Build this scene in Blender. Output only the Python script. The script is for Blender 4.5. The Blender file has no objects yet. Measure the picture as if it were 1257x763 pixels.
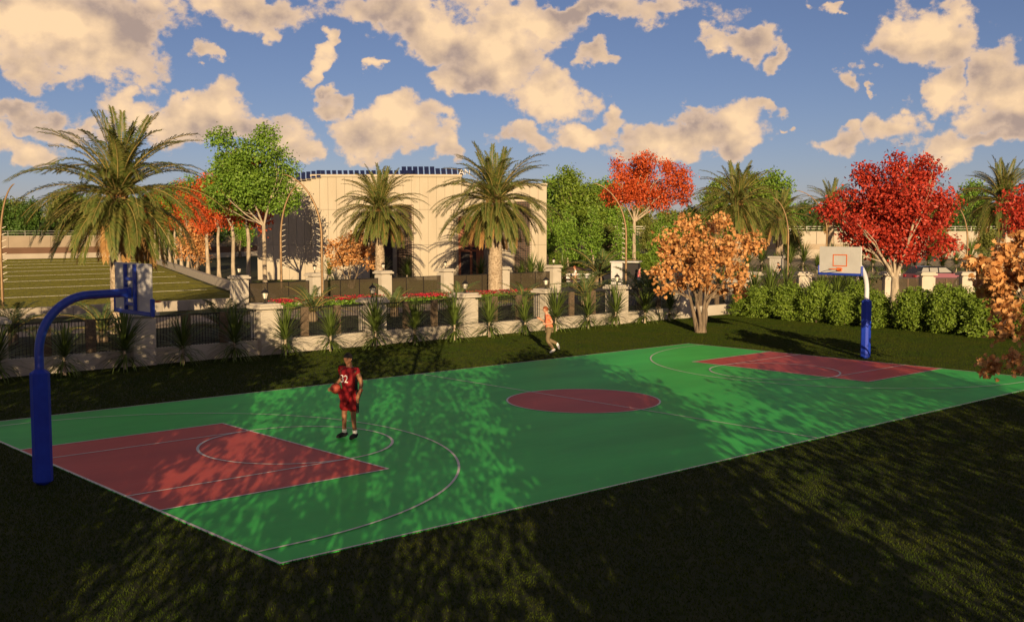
import bpy, math, random
import numpy as np
from mathutils import Vector, Matrix
R = math.radians
scene = bpy.context.scene
col = scene.collection

# ------------------------------------------------------------------ camera
F_PX, PITCH, YAW = 1353.86, -0.0764, 0.8321
CAM = np.array([-7.769, -13.353, 4.7175])
dv = np.array([math.cos(PITCH)*math.cos(YAW), math.cos(PITCH)*math.sin(YAW), math.sin(PITCH)])
rv = np.array([math.sin(YAW), -math.cos(YAW), 0.0])
uv = np.cross(rv, dv)
fwd = np.array([math.cos(YAW), math.sin(YAW), 0.0])
cam = bpy.data.cameras.new('camera')
cam.sensor_width = 36.0
cam.lens = F_PX/1257*36
cam.clip_start = 0.1
cam.clip_end = 6000
camo = bpy.data.objects.new('camera', cam)
camo.matrix_world = Matrix(((rv[0], uv[0], -dv[0], CAM[0]), (rv[1], uv[1], -dv[1], CAM[1]), (rv[2], uv[2], -dv[2], CAM[2]), (0, 0, 0, 1)))
col.objects.link(camo)
scene.camera = camo

def ray(px, py): return dv*F_PX + rv*(px-628.5) + uv*(381.5-py)
def G(px, py, z=0.0):                      # pixel -> point on a level plane
    v = ray(px, py); return CAM + v*((z-CAM[2])/v[2])
def DP(px, py, dep):                       # pixel -> point at a given depth
    return CAM + ray(px, py)*dep/F_PX
def GD(px, dep, z=0.0):                    # column of the picture at a depth, on the ground
    p = DP(px, 381.5, dep); return np.array([p[0], p[1], z])
def onY(px, Y):
    v = ray(px, 381.5); t = (Y-CAM[1])/v[1]; return CAM[0]+v[0]*t
def dep_of(p): return float((np.array(p)-CAM) @ dv)

# ------------------------------------------------------------------ light
SUN_AZ, SUN_EL = R(52.1), R(11)           # azimuth the light travels TO, and height of the sun
world = bpy.data.worlds.new('World')
scene.world = world
world.use_nodes = True
sl = bpy.data.lights.new('sun', 'SUN')
sl.energy = 5.0
sl.angle = R(0.12)
sl.color = (1.0, 0.73, 0.42)
so = bpy.data.objects.new('sun', sl)
Ld = Vector((math.cos(SUN_AZ)*math.cos(SUN_EL), math.sin(SUN_AZ)*math.cos(SUN_EL), -math.sin(SUN_EL)))
so.rotation_euler = Ld.to_track_quat('-Z', 'Y').to_euler()
so.location = (-30, -40, 20)
col.objects.link(so)
vs = scene.view_settings
vs.view_transform = 'Standard'; vs.look = 'None'; vs.exposure = 0.5; vs.gamma = 1.0; vs.use_curve_mapping = False
SKY = 0.07

def build_world():
    nt = world.node_tree; nt.nodes.clear()
    N = nt.nodes.new; Lk = nt.links.new
    def math_(op, a, b=None, c=None, clamp=False):
        n = N('ShaderNodeMath'); n.operation = op; n.use_clamp = clamp
        for i, v in enumerate((a, b, c)):
            if v is None: continue
            if isinstance(v, (int, float)): n.inputs[i].default_value = v
            else: Lk(v, n.inputs[i])
        return n.outputs[0]
    def vm(op, a, b=None):
        n = N('ShaderNodeVectorMath'); n.operation = op
        for i, v in enumerate((a, b)):
            if v is None: continue
            if isinstance(v, (tuple, list)): n.inputs[i].default_value = v
            else: Lk(v, n.inputs[i])
        return n.outputs['Value'] if op == 'LENGTH' else n.outputs[0]
    def noise(vec, scale, detail, rough=0.55):
        n = N('ShaderNodeTexNoise'); n.inputs['Scale'].default_value = scale
        n.inputs['Detail'].default_value = detail; n.inputs['Roughness'].default_value = rough
        Lk(vec, n.inputs['Vector']); return n
    def mapr(v, a, b, c=0.0, d=1.0, smooth=True):
        n = N('ShaderNodeMapRange'); n.interpolation_type = 'SMOOTHSTEP' if smooth else 'LINEAR'
        n.inputs['From Min'].default_value = a; n.inputs['From Max'].default_value = b
        n.inputs['To Min'].default_value = c; n.inputs['To Max'].default_value = d
        Lk(v, n.inputs['Value']); return n.outputs[0]
    def mixc(f, a, b):
        n = N('ShaderNodeMix'); n.data_type = 'RGBA'
        for i, v in ((0, f), (6, a), (7, b)):
            if isinstance(v, float): n.inputs[i].default_value = v
            elif isinstance(v, tuple): n.inputs[i].default_value = v
            else: Lk(v, n.inputs[i])
        return n.outputs[2]
    tc = N('ShaderNodeTexCoord')
    d = vm('NORMALIZE', tc.outputs['Generated'])
    sep = N('ShaderNodeSeparateXYZ'); Lk(d, sep.inputs[0])
    az = math_('ARCTAN2', sep.outputs[1], sep.outputs[0]); el = math_('ARCSINE', sep.outputs[2])
    cb = N('ShaderNodeCombineXYZ'); Lk(az, cb.inputs[0]); Lk(el, cb.inputs[1]); p = cb.outputs[0]
    # ragged outline: two scales of warp
    dz = vm('MULTIPLY', d, (1.0, 1.0, 1.25))
    w1 = noise(dz, 17.0, 3.0); w2 = noise(dz, 62.0, 5.0, 0.6)
    q = vm('ADD', p, vm('MULTIPLY', vm('SUBTRACT', w1.outputs['Color'], (.5, .5, .5)), (.100, .072, 0)))
    q = vm('ADD', q, vm('MULTIPLY', vm('SUBTRACT', w2.outputs['Color'], (.5, .5, .5)), (.024, .022, 0)))
    blobs = [(60, 25, 150, 72), (150, 60, 62, 46), (35, 88, 40, 22), (300, 10, 78, 32), (318, 42, 24, 18), (225, 142, 100, 38), (300, 160, 75, 26), (165, 135, 60, 25),
             (25, 140, 62, 22), (70, 158, 60, 16), (18, 188, 48, 22), (385, 72, 16, 22), (400, 105, 14, 10), (263, 76, 13, 12),
             (400, 128, 26, 26), (440, 160, 52, 28), (495, 150, 60, 34), (535, 180, 34, 24), (352, 182, 30, 26), (470, 20, 90, 26), (520, 46, 68, 32), (604, 62, 64, 58), (575, 92, 34, 20),
             (700, 8, 190, 20), (640, 30, 90, 30), (676, 118, 64, 35), (640, 166, 50, 20), (740, 74, 26, 18), (720, 170, 50, 22),
             (905, 47, 40, 26), (948, 62, 16, 16), (450, 82, 12, 8), (850, 168, 105, 27), (900, 146, 48, 28), (752, 152, 30, 22), (945, 132, 20, 14), (800, 190, 60, 16),
             (1140, 44, 62, 46), (1152, 92, 32, 40), (1055, 94, 18, 16), (1086, 158, 40, 25), (1020, 178, 46, 20), (1035, 156, 18, 18), (1082, 108, 8, 8),
             (1235, 100, 62, 50), (1195, 176, 74, 20), (1250, 150, 60, 34), (1160, 196, 40, 16), (960, 165, 8, 7), (1010, 22, 14, 8), (880, 60, 10, 6)]
    acc = None
    for (x, y, rx, ry) in blobs:
        v = ray(x, y); v = v/np.linalg.norm(v)
        a, e = math.atan2(v[1], v[0]), math.asin(v[2])
        s = vm('MULTIPLY', vm('SUBTRACT', q, (a, e, 0)), (F_PX/rx, F_PX/ry, 0))
        t = math_('SUBTRACT', 1.0, vm('LENGTH', s))
        t = math_('MULTIPLY', t, min(1.0, 0.35+ry/60))
        acc = t if acc is None else math_('SMOOTH_MAX', acc, t, 0.12)
    # the same kind of broken cumulus everywhere else
    gen = noise(vm('MULTIPLY', d, (1, 1, 2.2)), 5.2, 2.0).outputs['Fac']
    gen = math_('MULTIPLY', math_('SUBTRACT', gen, 0.53), 3.2)
    v0 = ray(628, 100); a0 = math.atan2(v0[1], v0[0])
    fr = math_('MAXIMUM', math_('DIVIDE', math_('ABSOLUTE', math_('SUBTRACT', az, a0)), R(26.5)), math_('DIVIDE', el, R(12.2)))
    out = mapr(fr, 1.0, 1.12)
    field = math_('ADD', math_('MULTIPLY', acc, math_('SUBTRACT', 1.0, out)), math_('MULTIPLY', gen, out))
    fine = noise(dz, 95.0, 6.0, 0.62).outputs['Fac']
    lump = noise(dz, 30.0, 7.0, 0.56).outputs['Fac']
    dens = math_('ADD', field, math_('MULTIPLY', math_('SUBTRACT', fine, 0.5), 0.60))
    dens = math_('ADD', dens, math_('MULTIPLY', math_('SUBTRACT', lump, 0.5), 0.85))
    alpha = mapr(dens, 0.0, 0.27)
    # relief: lumps lit from above and from the sun's side
    dz2 = vm('ADD', dz, (rv[0]*.006, rv[1]*.006, .011))
    lump2 = noise(dz2, 30.0, 7.0, 0.56).outputs['Fac']
    rel = math_('SUBTRACT', lump, lump2)
    big1 = noise(dz, 11.0, 3.0).outputs['Fac']
    dz3 = vm('ADD', dz, (rv[0]*.012, rv[1]*.012, .03))
    big2 = noise(dz3, 11.0, 3.0).outputs['Fac']
    rel = math_('ADD', math_('MULTIPLY', rel, 0.7), math_('MULTIPLY', math_('SUBTRACT', big1, big2), 1.9))
    lit = mapr(rel, -0.25, 0.19, smooth=False)
    k = 10.0
    c1 = mixc(lit, (.44*k, .325*k, .27*k, 1), (1.06*k, .735*k, .43*k, 1))
    thin = mapr(dens, 0.05, 0.6)
    c1 = mixc(thin, (.80*k, .57*k, .40*k, 1), c1)
    sky = N('ShaderNodeTexSky'); sky.sky_type = 'NISHITA'; sky.sun_disc = False
    sky.sun_elevation = SUN_EL; sky.sun_rotation = SUN_ROT
    sky.air_density = 0.7; sky.dust_density = 0.3; sky.ozone_density = 4.0
    tint = N('ShaderNodeMix'); tint.data_type = 'RGBA'; tint.blend_type = 'MULTIPLY'; tint.inputs[0].default_value = 1.0
    Lk(sky.outputs[0], tint.inputs[6]); tint.inputs[7].default_value = SKY_TINT
    fin = mixc(math_('MULTIPLY', alpha, 0.97), tint.outputs[2], c1)
    bg = N('ShaderNodeBackground'); Lk(fin, bg.inputs[0]); bg.inputs[1].default_value = SKY
    o = N('ShaderNodeOutputWorld'); Lk(bg.outputs[0], o.inputs[0])
SUN_ROT = R(90) - (SUN_AZ + math.pi)
SKY_TINT = (1.15, 0.75, 0.69, 1)
build_world()

# ------------------------------------------------------------------ helpers
def tag(o, label=None, cat=None, group=None, kind=None):
    if label: o['label'] = label
    if cat: o['category'] = cat
    if group: o['group'] = group
    if kind: o['kind'] = kind
    return o
def empty(name, loc, rz=0.0, label=None, cat=None, group=None, kind=None):
    o = bpy.data.objects.new(name, None); col.objects.link(o)
    o.empty_display_size = 0.2
    o.location = tuple(float(v) for v in loc); o.rotation_euler = (0, 0, rz)
    return tag(o, label, cat, group, kind)
def place(name, me, parent=None, loc=(0, 0, 0), rot=(0, 0, 0), scale=None):
    o = bpy.data.objects.new(name, me); col.objects.link(o)
    o.parent = parent; o.location = tuple(float(v) for v in loc); o.rotation_euler = rot
    if scale is not None: o.scale = (scale,)*3 if isinstance(scale, (int, float)) else scale
    return o
ORD = ['first', 'second', 'third', 'fourth', 'fifth', 'sixth', 'seventh', 'eighth', 'ninth', 'tenth', 'eleventh', 'twelfth', 'thirteenth', 'fourteenth', 'fifteenth', 'sixteenth', 'seventeenth', 'eighteenth', 'nineteenth', 'twentieth', 'last but one', 'last']
def copy_tree(o, parent=None):
    c = o.copy(); col.objects.link(c); c.parent = parent
    for ch in list(o.children): copy_tree(ch, c)
    return c
def np_mesh(name, V, Fc, mat=None, smooth=False):
    V = np.ascontiguousarray(V, dtype=np.float32); Fc = np.ascontiguousarray(Fc, dtype=np.int32)
    me = bpy.data.meshes.new(name)
    me.vertices.add(len(V)); me.vertices.foreach_set('co', V.ravel())
    n, k = Fc.shape
    me.loops.add(n*k); me.loops.foreach_set('vertex_index', Fc.ravel())
    me.polygons.add(n); me.polygons.foreach_set('loop_start', np.arange(0, n*k, k, dtype=np.int32))
    if smooth: me.polygons.foreach_set('use_smooth', np.ones(n, dtype=bool))
    me.update(calc_edges=True); me.validate()
    if mat: me.materials.append(mat)
    return me
class MB:
    def __init__(s): s.v = []; s.f = []; s.sm = []
    def add(s, V, Fs, smooth=False):
        b = len(s.v); s.v += [tuple(map(float, p)) for p in V]; s.f += [tuple(i+b for i in f) for f in Fs]; s.sm += [smooth]*len(Fs); return s
    def box(s, c, sz, rz=0.0, bev=0.0):
        x, y, z = [t/2 for t in sz]; ca, sa = math.cos(rz), math.sin(rz)
        if bev <= 0:
            P = [(-x, -y, -z), (x, -y, -z), (x, y, -z), (-x, y, -z), (-x, -y, z), (x, -y, z), (x, y, z), (-x, y, z)]
            Fs = [(0, 3, 2, 1), (4, 5, 6, 7), (0, 1, 5, 4), (1, 2, 6, 5), (2, 3, 7, 6), (3, 0, 4, 7)]
        else:
            b = min(bev, x*.9, y*.9, z*.9); P = []
            for (zz, ins) in ((-z, b), (-z+b, 0), (z-b, 0), (z, b)):
                X, Y = x-ins, y-ins
                P += [(-X+b, -Y, zz), (X-b, -Y, zz), (X, -Y+b, zz), (X, Y-b, zz), (X-b, Y, zz), (-X+b, Y, zz), (-X, Y-b, zz), (-X, -Y+b, zz)]
            Fs = [tuple(range(7, -1, -1)), tuple(range(24, 32))]
            for k in range(3):
                for i in range(8):
                    j = (i+1) % 8; Fs.append((k*8+i, k*8+j, k*8+8+j, k*8+8+i))
        return s.add([(c[0]+p[0]*ca-p[1]*sa, c[1]+p[0]*sa+p[1]*ca, c[2]+p[2]) for p in P], Fs)
    def tube(s, path, rad, n=8, cap=True, smooth=True):
        P = [np.array(p, float) for p in path]; m = len(P)
        if not hasattr(rad, '__len__'): rad = [rad]*m
        V = []; ref = np.array([0.31, 0.17, 0.93])
        t0 = P[1]-P[0]; t0 = t0/np.linalg.norm(t0)
        a = np.cross(t0, ref); 
        if np.linalg.norm(a) < .1: a = np.cross(t0, (1, 0, 0))
        a /= np.linalg.norm(a)
        for i in range(m):
            t = P[min(i+1, m-1)]-P[max(i-1, 0)]; t = t/(np.linalg.norm(t)+1e-9)
            a = a - t*(a@t); a /= np.linalg.norm(a)+1e-9; b = np.cross(t, a)
            for k in range(n):
                th = 2*math.pi*k/n; V.append(P[i]+rad[i]*(a*math.cos(th)+b*math.sin(th)))
        Fs = [(i*n+k, i*n+(k+1) % n, (i+1)*n+(k+1) % n, (i+1)*n+k) for i in range(m-1) for k in range(n)]
        s.add(V, Fs, smooth)
        if cap: s.add(V[:n], [tuple(range(n-1, -1, -1))]); s.add(V[-n:], [tuple(range(n))])
        return s
    def lathe(s, prof, n=16, c=(0, 0, 0), smooth=True):
        V = [(c[0]+r*math.cos(2*math.pi*k/n), c[1]+r*math.sin(2*math.pi*k/n), c[2]+z) for r, z in prof for k in range(n)]
        Fs = [(i*n+k, i*n+(k+1) % n, (i+1)*n+(k+1) % n, (i+1)*n+k) for i in range(len(prof)-1) for k in range(n)]
        Fs += [tuple(range(n-1, -1, -1)), tuple((len(prof)-1)*n+k for k in range(n))]
        return s.add(V, Fs, False) if not smooth else s.add(V, Fs, True)
    def prism(s, poly, h0, h1, axis='z'):
        n = len(poly)
        def mk(a, b, h): return {'z': (a, b, h), 'y': (a, h, b), 'x': (h, a, b)}[axis]
        V = [mk(a, b, h0) for a, b in poly]+[mk(a, b, h1) for a, b in poly]
        Fs = [tuple(range(n-1, -1, -1)), tuple(range(n, 2*n))]+[(i, (i+1) % n, n+(i+1) % n, n+i) for i in range(n)]
        return s.add(V, Fs)
    def mesh(s, name, mat):
        me = bpy.data.meshes.new(name); me.from_pydata(s.v, [], s.f)
        me.polygons.foreach_set('use_smooth', s.sm); me.update()
        if mat: me.materials.append(mat)
        return me
    def build(s, name, mat, parent=None, loc=(0, 0, 0), rot=(0, 0, 0)):
        return place(name, s.mesh(name, mat), parent, loc, rot)

# ------------------------------------------------------------------ materials
def mat(name, c1, c2=None, scale=4.0, rough=0.75, detail=4.0, bump=0.0, bscale=None, island=None, trans=0.0, metal=0.0, spec=0.3, alpha=1.0, lo=.35, hi=.65, stretch=None, pos=False, wear=0.0):
    m = bpy.data.materials.new(name); m.use_nodes = True; nt = m.node_tree; nt.nodes.clear()
    N = nt.nodes.new; Lk = nt.links.new
    o = N('ShaderNodeOutputMaterial'); b = N('ShaderNodeBsdfPrincipled')
    b.inputs['Roughness'].default_value = rough; b.inputs['Metallic'].default_value = metal; b.inputs['Specular IOR Level'].default_value = spec
    b.inputs['Base Color'].default_value = (*c1, 1)
    cur = None
    if c2 or bump:
        tc = N('ShaderNodeTexCoord'); vec = tc.outputs['Object']
        if pos: vec = N('ShaderNodeNewGeometry').outputs['Position']
        if stretch:
            mp = N('ShaderNodeMapping'); mp.inputs['Scale'].default_value = stretch; Lk(vec, mp.inputs[0]); vec = mp.outputs[0]
    if c2:
        n = N('ShaderNodeTexNoise'); n.inputs['Scale'].default_value = scale; n.inputs['Detail'].default_value = detail; Lk(vec, n.inputs['Vector'])
        mr = N('ShaderNodeMapRange'); mr.inputs['From Min'].default_value = lo; mr.inputs['From Max'].default_value = hi; Lk(n.outputs['Fac'], mr.inputs['Value'])
        mx = N('ShaderNodeMix'); mx.data_type = 'RGBA'; mx.inputs[6].default_value = (*c1, 1); mx.inputs[7].default_value = (*c2, 1)
        Lk(mr.outputs[0], mx.inputs[0]); cur = mx.outputs[2]
    if wear:
        n3 = N('ShaderNodeTexNoise'); n3.inputs['Scale'].default_value = 2.4; n3.inputs['Detail'].default_value = 10; n3.inputs['Roughness'].default_value = .72
        mp3 = N('ShaderNodeMapping'); mp3.inputs['Scale'].default_value = (.5, 1.6, 1); mp3.inputs['Rotation'].default_value = (0, 0, .6); Lk(N('ShaderNodeNewGeometry').outputs['Position'], mp3.inputs[0]); Lk(mp3.outputs[0], n3.inputs['Vector'])
        r3 = N('ShaderNodeMapRange'); r3.inputs['From Min'].default_value = .56; r3.inputs['From Max'].default_value = .78; r3.inputs['To Max'].default_value = wear; Lk(n3.outputs['Fac'], r3.inputs['Value'])
        mx3 = N('ShaderNodeMix'); mx3.data_type = 'RGBA'; Lk(r3.outputs[0], mx3.inputs[0]); Lk(cur, mx3.inputs[6]); mx3.inputs[7].default_value = (.34, .36, .26, 1); cur = mx3.outputs[2]
    if island:
        ge = N('ShaderNodeNewGeometry'); mx = N('ShaderNodeMix'); mx.data_type = 'RGBA'
        if cur: Lk(cur, mx.inputs[6])
        else: mx.inputs[6].default_value = (*c1, 1)
        mx.inputs[7].default_value = (*island, 1); Lk(ge.outputs['Random Per Island'], mx.inputs[0]); cur = mx.outputs[2]
    if cur: Lk(cur, b.inputs['Base Color'])
    if bump:
        n2 = N('ShaderNodeTexNoise'); n2.inputs['Scale'].default_value = bscale or scale*6; n2.inputs['Detail'].default_value = 5; Lk(vec, n2.inputs['Vector'])
        bp = N('ShaderNodeBump'); bp.inputs['Strength'].default_value = bump; bp.inputs['Distance'].default_value = .02; Lk(n2.outputs['Fac'], bp.inputs['Height']); Lk(bp.outputs[0], b.inputs['Normal'])
    sh = b.outputs[0]
    if trans:
        tr = N('ShaderNodeBsdfTranslucent'); ms = N('ShaderNodeMixShader'); ms.inputs[0].default_value = trans
        if cur: Lk(cur, tr.inputs[0])
        else: tr.inputs[0].default_value = (*c1, 1)
        Lk(sh, ms.inputs[1]); Lk(tr.outputs[0], ms.inputs[2]); sh = ms.outputs[0]
    if alpha < 1:
        tp = N('ShaderNodeBsdfTransparent'); ms = N('ShaderNodeMixShader'); ms.inputs[0].default_value = alpha
        Lk(tp.outputs[0], ms.inputs[1]); Lk(sh, ms.inputs[2]); sh = ms.outputs[0]
    Lk(sh, o.inputs[0])
    return m
M = {}
M['soil'] = mat('grass_ground', (0.018, 0.028, 0.005), (0.028, 0.034, 0.008), 1.2, .95, bump=.6, bscale=40)
M['blade'] = mat('grass_blade', (0.036, 0.068, 0.0065), (0.072, 0.082, 0.01), .7, .85, island=(.026, .046, .005), trans=.15, spec=.05, pos=True, detail=6, lo=.3, hi=.7)
M['court'] = mat('court_green', (0.05, 0.57, 0.088), (0.036, 0.43, 0.066), .55, .55, detail=6, bump=.05, bscale=300, spec=.25, stretch=(.35, 1, 1), wear=.14)
M['red'] = mat('court_red', (0.56, 0.088, 0.066), (0.47, 0.072, 0.056), .7, .55, detail=6, bump=.05, bscale=300, spec=.25, stretch=(.35, 1, 1), wear=.14)
M['line'] = mat('court_line', (0.68, 0.66, 0.62), (0.56, 0.54, 0.51), 6, .6)
M['blue'] = mat('blue_paint', (.018, .055, .42), (.014, .042, .34), 5, .35, spec=.5)
M['pad'] = mat('blue_vinyl', (.012, .045, .44), (.010, .034, .36), 4, .55, bump=.15, bscale=60)
M['white'] = mat('white_paint', (0.52, 0.51, 0.49), (0.47, 0.46, 0.44), 3, .5)
M['orange_rim'] = mat('rim_paint', (.6, .13, .03), rough=.4)
M['net'] = mat('net_cord', (.65, .62, .58))
M['cream'] = mat('cream_render', (0.51, 0.465, 0.385), (0.45, 0.405, 0.33), 1.6, .85, bump=.15, bscale=50)
M['stone'] = mat('pale_stone', (0.42, 0.4, 0.36), (0.32, 0.3, 0.26), 9, .85, bump=.4, bscale=30)
M['facade'] = mat('facade_board', (0.44, 0.385, 0.295), (0.405, 0.35, 0.262), .8, .8, bump=.1, bscale=20, stretch=(1, 1, .3))
M['facade_dark'] = mat('facade_joint', (0.3, 0.26, 0.2))
M['lattice'] = mat('lattice_brown', (.12, .065, .035), (.08, .045, .025), 3, .6)
M['dark'] = mat('dark_recess', (.025, .022, .022))
M['door'] = mat('door_wood', (.28, .085, .03), (.17, .05, .02), 4, .5, stretch=(6, 6, .6))
M['glass_dark'] = mat('dark_glass', (.02, .022, .03), rough=.08, spec=.8)
M['solar'] = mat('solar_cell', (.010, .014, .05), (.014, .02, .065), 9, .12, spec=.7)
M['alu'] = mat('aluminium', (.55, .52, .48), rough=.4, metal=.3)
M['iron'] = mat('black_iron', (.014, .013, .013), rough=.5)
M['post_tan'] = mat('perforated_post', (.19, .135, .085), (.06, .045, .03), 55, .7, detail=1)
M['mesh'] = mat('fence_mesh', (.075, .058, .034), rough=.8, alpha=.62)
M['bronze'] = mat('bronze_tube', (0.27, 0.175, 0.09), (0.2, 0.125, 0.06), 4, .42, metal=.35)
M['lamp_glass'] = mat('lantern_glass', (.78, .72, .58), rough=.3)
M['bark'] = mat('bark', (0.24, 0.18, 0.12), (0.12, 0.09, 0.06), 7, .9, bump=.7, bscale=22, stretch=(1, 1, .3))
M['bark_pale'] = mat('pale_bark', (.46, .38, .27), (.26, .21, .15), 5, .9, bump=.5, bscale=20, stretch=(1, 1, .35))
M['palm_bark'] = mat('palm_bark', (.47, .38, .27), (.23, .17, .11), 8, .95, bump=.7, bscale=25)
M['rachis'] = mat('palm_rib', (.30, .23, .075), rough=.6)
M['frond'] = mat('palm_leaf', (0.088, 0.128, 0.022), (0.058, 0.095, 0.016), 1.2, .55, island=(.16, .155, .038), trans=.12, spec=.35)
M['frond_dead'] = mat('palm_leaf_dry', (.36, .19, .06), (.24, .12, .04), 2, .8, island=(.44, .27, .10), trans=.1)
M['cycad'] = mat('cycad_leaf', (.10, .15, .05), (.16, .20, .075), 2, .5, island=(.07, .11, .03), trans=.1)
M['yucca'] = mat('yucca_leaf', (0.095, 0.145, 0.024), (0.14, 0.19, 0.04), 3, .45, island=(.055, .085, .015), trans=.1, spec=.4)
M['leaf_green'] = mat('green_leaf', (.115, .235, .024), (.085, .17, .018), .7, .5, island=(.20, .32, .04), trans=.2)
M['leaf_dark'] = mat('dark_green_leaf', (.055, .12, .018), (.035, .08, .012), .6, .5, island=(.09, .165, .025), trans=.2)
M['leaf_olive'] = mat('olive_leaf', (.13, .16, .028), (.085, .12, .02), .6, .5, island=(.20, .21, .045), trans=.2)
M['leaf_lime'] = mat('lime_leaf', (0.12, 0.2, 0.022), (0.08, 0.145, 0.016), .9, .5, island=(.19,.27,.032), trans=.2)
M['leaf_red'] = mat('red_leaf', (0.4, 0.036, 0.024), (0.24, 0.018, 0.014), .9, .45, island=(.52, .06, .028), trans=.2)
M['leaf_redorange'] = mat('red_orange_leaf', (0.5, 0.075, 0.02), (0.38, 0.045, 0.014), .8, .5, island=(.60, .12, .028), trans=.2)
M['leaf_orange'] = mat('orange_leaf', (0.56, 0.235, 0.062), (0.26, 0.085, 0.025), 2.2, .5, island=(.70, .40, .16), trans=.2)
M['petal'] = mat('red_petal', (0.36, 0.012, 0.028), rough=.6, island=(.46, .03, .05))
M['sand'] = mat('sand_ground', (0.4, 0.32, 0.215), (0.33, 0.26, 0.17), .15, .95)
M['paving'] = mat('paving', (.40, .33, .24), (.32, .26, .19), .8, .9, bump=.2)
M['asphalt'] = mat('asphalt', (.06, .058, .055), (.045, .044, .042), .5, .9)
M['turf'] = mat('field_turf', (0.19, 0.18, 0.018), (0.165, 0.16, 0.016), .25, .95, bump=.4, bscale=30)
M['turf_green'] = mat('garden_turf', (.085, .125, .013), (.10, .115, .013), .4, .9, island=(.06, .09, .01))
M['curb'] = mat('curb_stone', (0.42, 0.37, 0.3), (0.35, 0.31, 0.25), 1.5, .85)
M['wall_tan'] = mat('wall_tan', (0.36, 0.29, 0.21), (0.31, 0.25, 0.18), .5, .9)
M['wall_pale'] = mat('wall_pale', (0.44, 0.39, 0.31), (0.39, 0.34, 0.27), .5, .9)
M['wall_brown'] = mat('wall_brown', (0.16, 0.09, 0.058), (0.14, 0.08, 0.05), .5, .9)
M['skin'] = mat('skin', (.50, .27, .17), rough=.55)
M['skin_brown'] = mat('brown_skin', (.26, .12, .065), rough=.5)
M['mauve'] = mat('mauve_car_paint', (0.24, 0.095, 0.125), rough=.25, spec=.6)
M['black_gloss'] = mat('black_gloss', (.01, .01, .011), rough=.2, spec=.6)
M['rubber'] = mat('rubber', (.015, .015, .015), rough=.9)

# ------------------------------------------------------------------ ground and court
CL, CW = 27.296, 14.578
mb = MB(); mb.add([(-1500, -1500, 0), (2500, -1500, 0), (2500, 2500, 0), (-1500, 2500, 0)], [(0, 1, 2, 3)])
tag(mb.build('ground', M['soil']), 'dark olive lawn and level ground around the court', kind='structure')

court = empty('basketball_court', (0, 0, 0), 0, 'green basketball court with red key areas and thin white lines', kind='structure')
mb = MB(); mb.add([(0, 0, .012), (CL, 0, .012), (CL, CW, .012), (0, CW, .012), (0, 0, -.05), (CL, 0, -.05), (CL, CW, -.05), (0, CW, -.05)],
                  [(0, 1, 2, 3), (0, 4, 5, 1), (1, 5, 6, 2), (2, 6, 7, 3), (3, 7, 4, 0)])
mb.build('playing_surface', M['court'], court)
KO, FT, CR = 3.372, 4.704, 2.07
def quad(name, x0, x1, y0, y1, z, m, parent):
    return MB().add([(x0, y0, z), (x1, y0, z), (x1, y1, z), (x0, y1, z)], [(0, 1, 2, 3)]).build(name, m, parent)
quad('key_area', .02, FT, CW/2-KO, CW/2+KO, .016, M['red'], court)
quad('key_area', CL-FT, CL-.02, CW/2-KO, CW/2+KO, .016, M['red'], court)
n = 72
MB().add([(CL/2+CR*math.cos(2*math.pi*k/n), CW/2+CR*math.sin(2*math.pi*k/n), .016) for k in range(n)], [tuple(range(n))]).build('centre_circle_area', M['red'], court)
LZ = [.020]
def strip(name, pts, w=.05):
    mb = MB(); V = []; P = [np.array(p, float) for p in pts]
    LZ[0] += .0004
    for i in range(len(P)):
        t = P[min(i+1, len(P)-1)]-P[max(i-1, 0)]; t /= np.linalg.norm(t); nn = np.array([-t[1], t[0]])*w/2
        V += [(*(P[i]-nn), LZ[0]), (*(P[i]+nn), LZ[0])]
    mb.add(V, [(2*i, 2*i+2, 2*i+3, 2*i+1) for i in range(len(P)-1)])
    return mb.build(name, M['line'], court)
def arc(cx, cy, r, a0, a1, n=48): return [(cx+r*math.cos(a0+(a1-a0)*k/n), cy+r*math.sin(a0+(a1-a0)*k/n)) for k in range(n+1)]
e = .025
strip('side_line', [(0, e), (CL, e)]); strip('side_line', [(0, CW-e), (CL, CW-e)])
strip('base_line', [(e, 0), (e, CW)], .06); strip('base_line', [(CL-e, 0), (CL-e, CW)])
strip('centre_line', [(CL/2, 0), (CL/2, CW)], .055)
strip('circle_line', arc(CL/2, CW/2, CR, 0, 2*math.pi, 72))
R3 = 6.57; Y3 = .72
for s in (0, 1):
    X = lambda x: CL-x if s else x
    for yy in (CW/2-KO, CW/2+KO): strip('key_line', [(X(0), yy), (X(FT), yy)], .055)
    for yy in (CW/2-CR, CW/2+CR): strip('lane_line', [(X(0), yy), (X(FT), yy)], .055)
    strip('free_throw_line', [(X(FT), CW/2-KO), (X(FT), CW/2+KO)], .055)
    strip('free_throw_circle', [(X(a), b) for a, b in arc(FT, CW/2, CR, 0, 2*math.pi, 60)], .06)
    hx = .75
    th = math.asin(min(1.0, (CW/2-Y3)/R3))
    pts = [(0, Y3)]+[(hx+R3*math.cos(t), CW/2+R3*math.sin(t)) for t in np.linspace(-th, th, 61)]+[(0, CW-Y3)]
    strip('three_point_line', [(X(a), b) for a, b in pts], .05)

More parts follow.
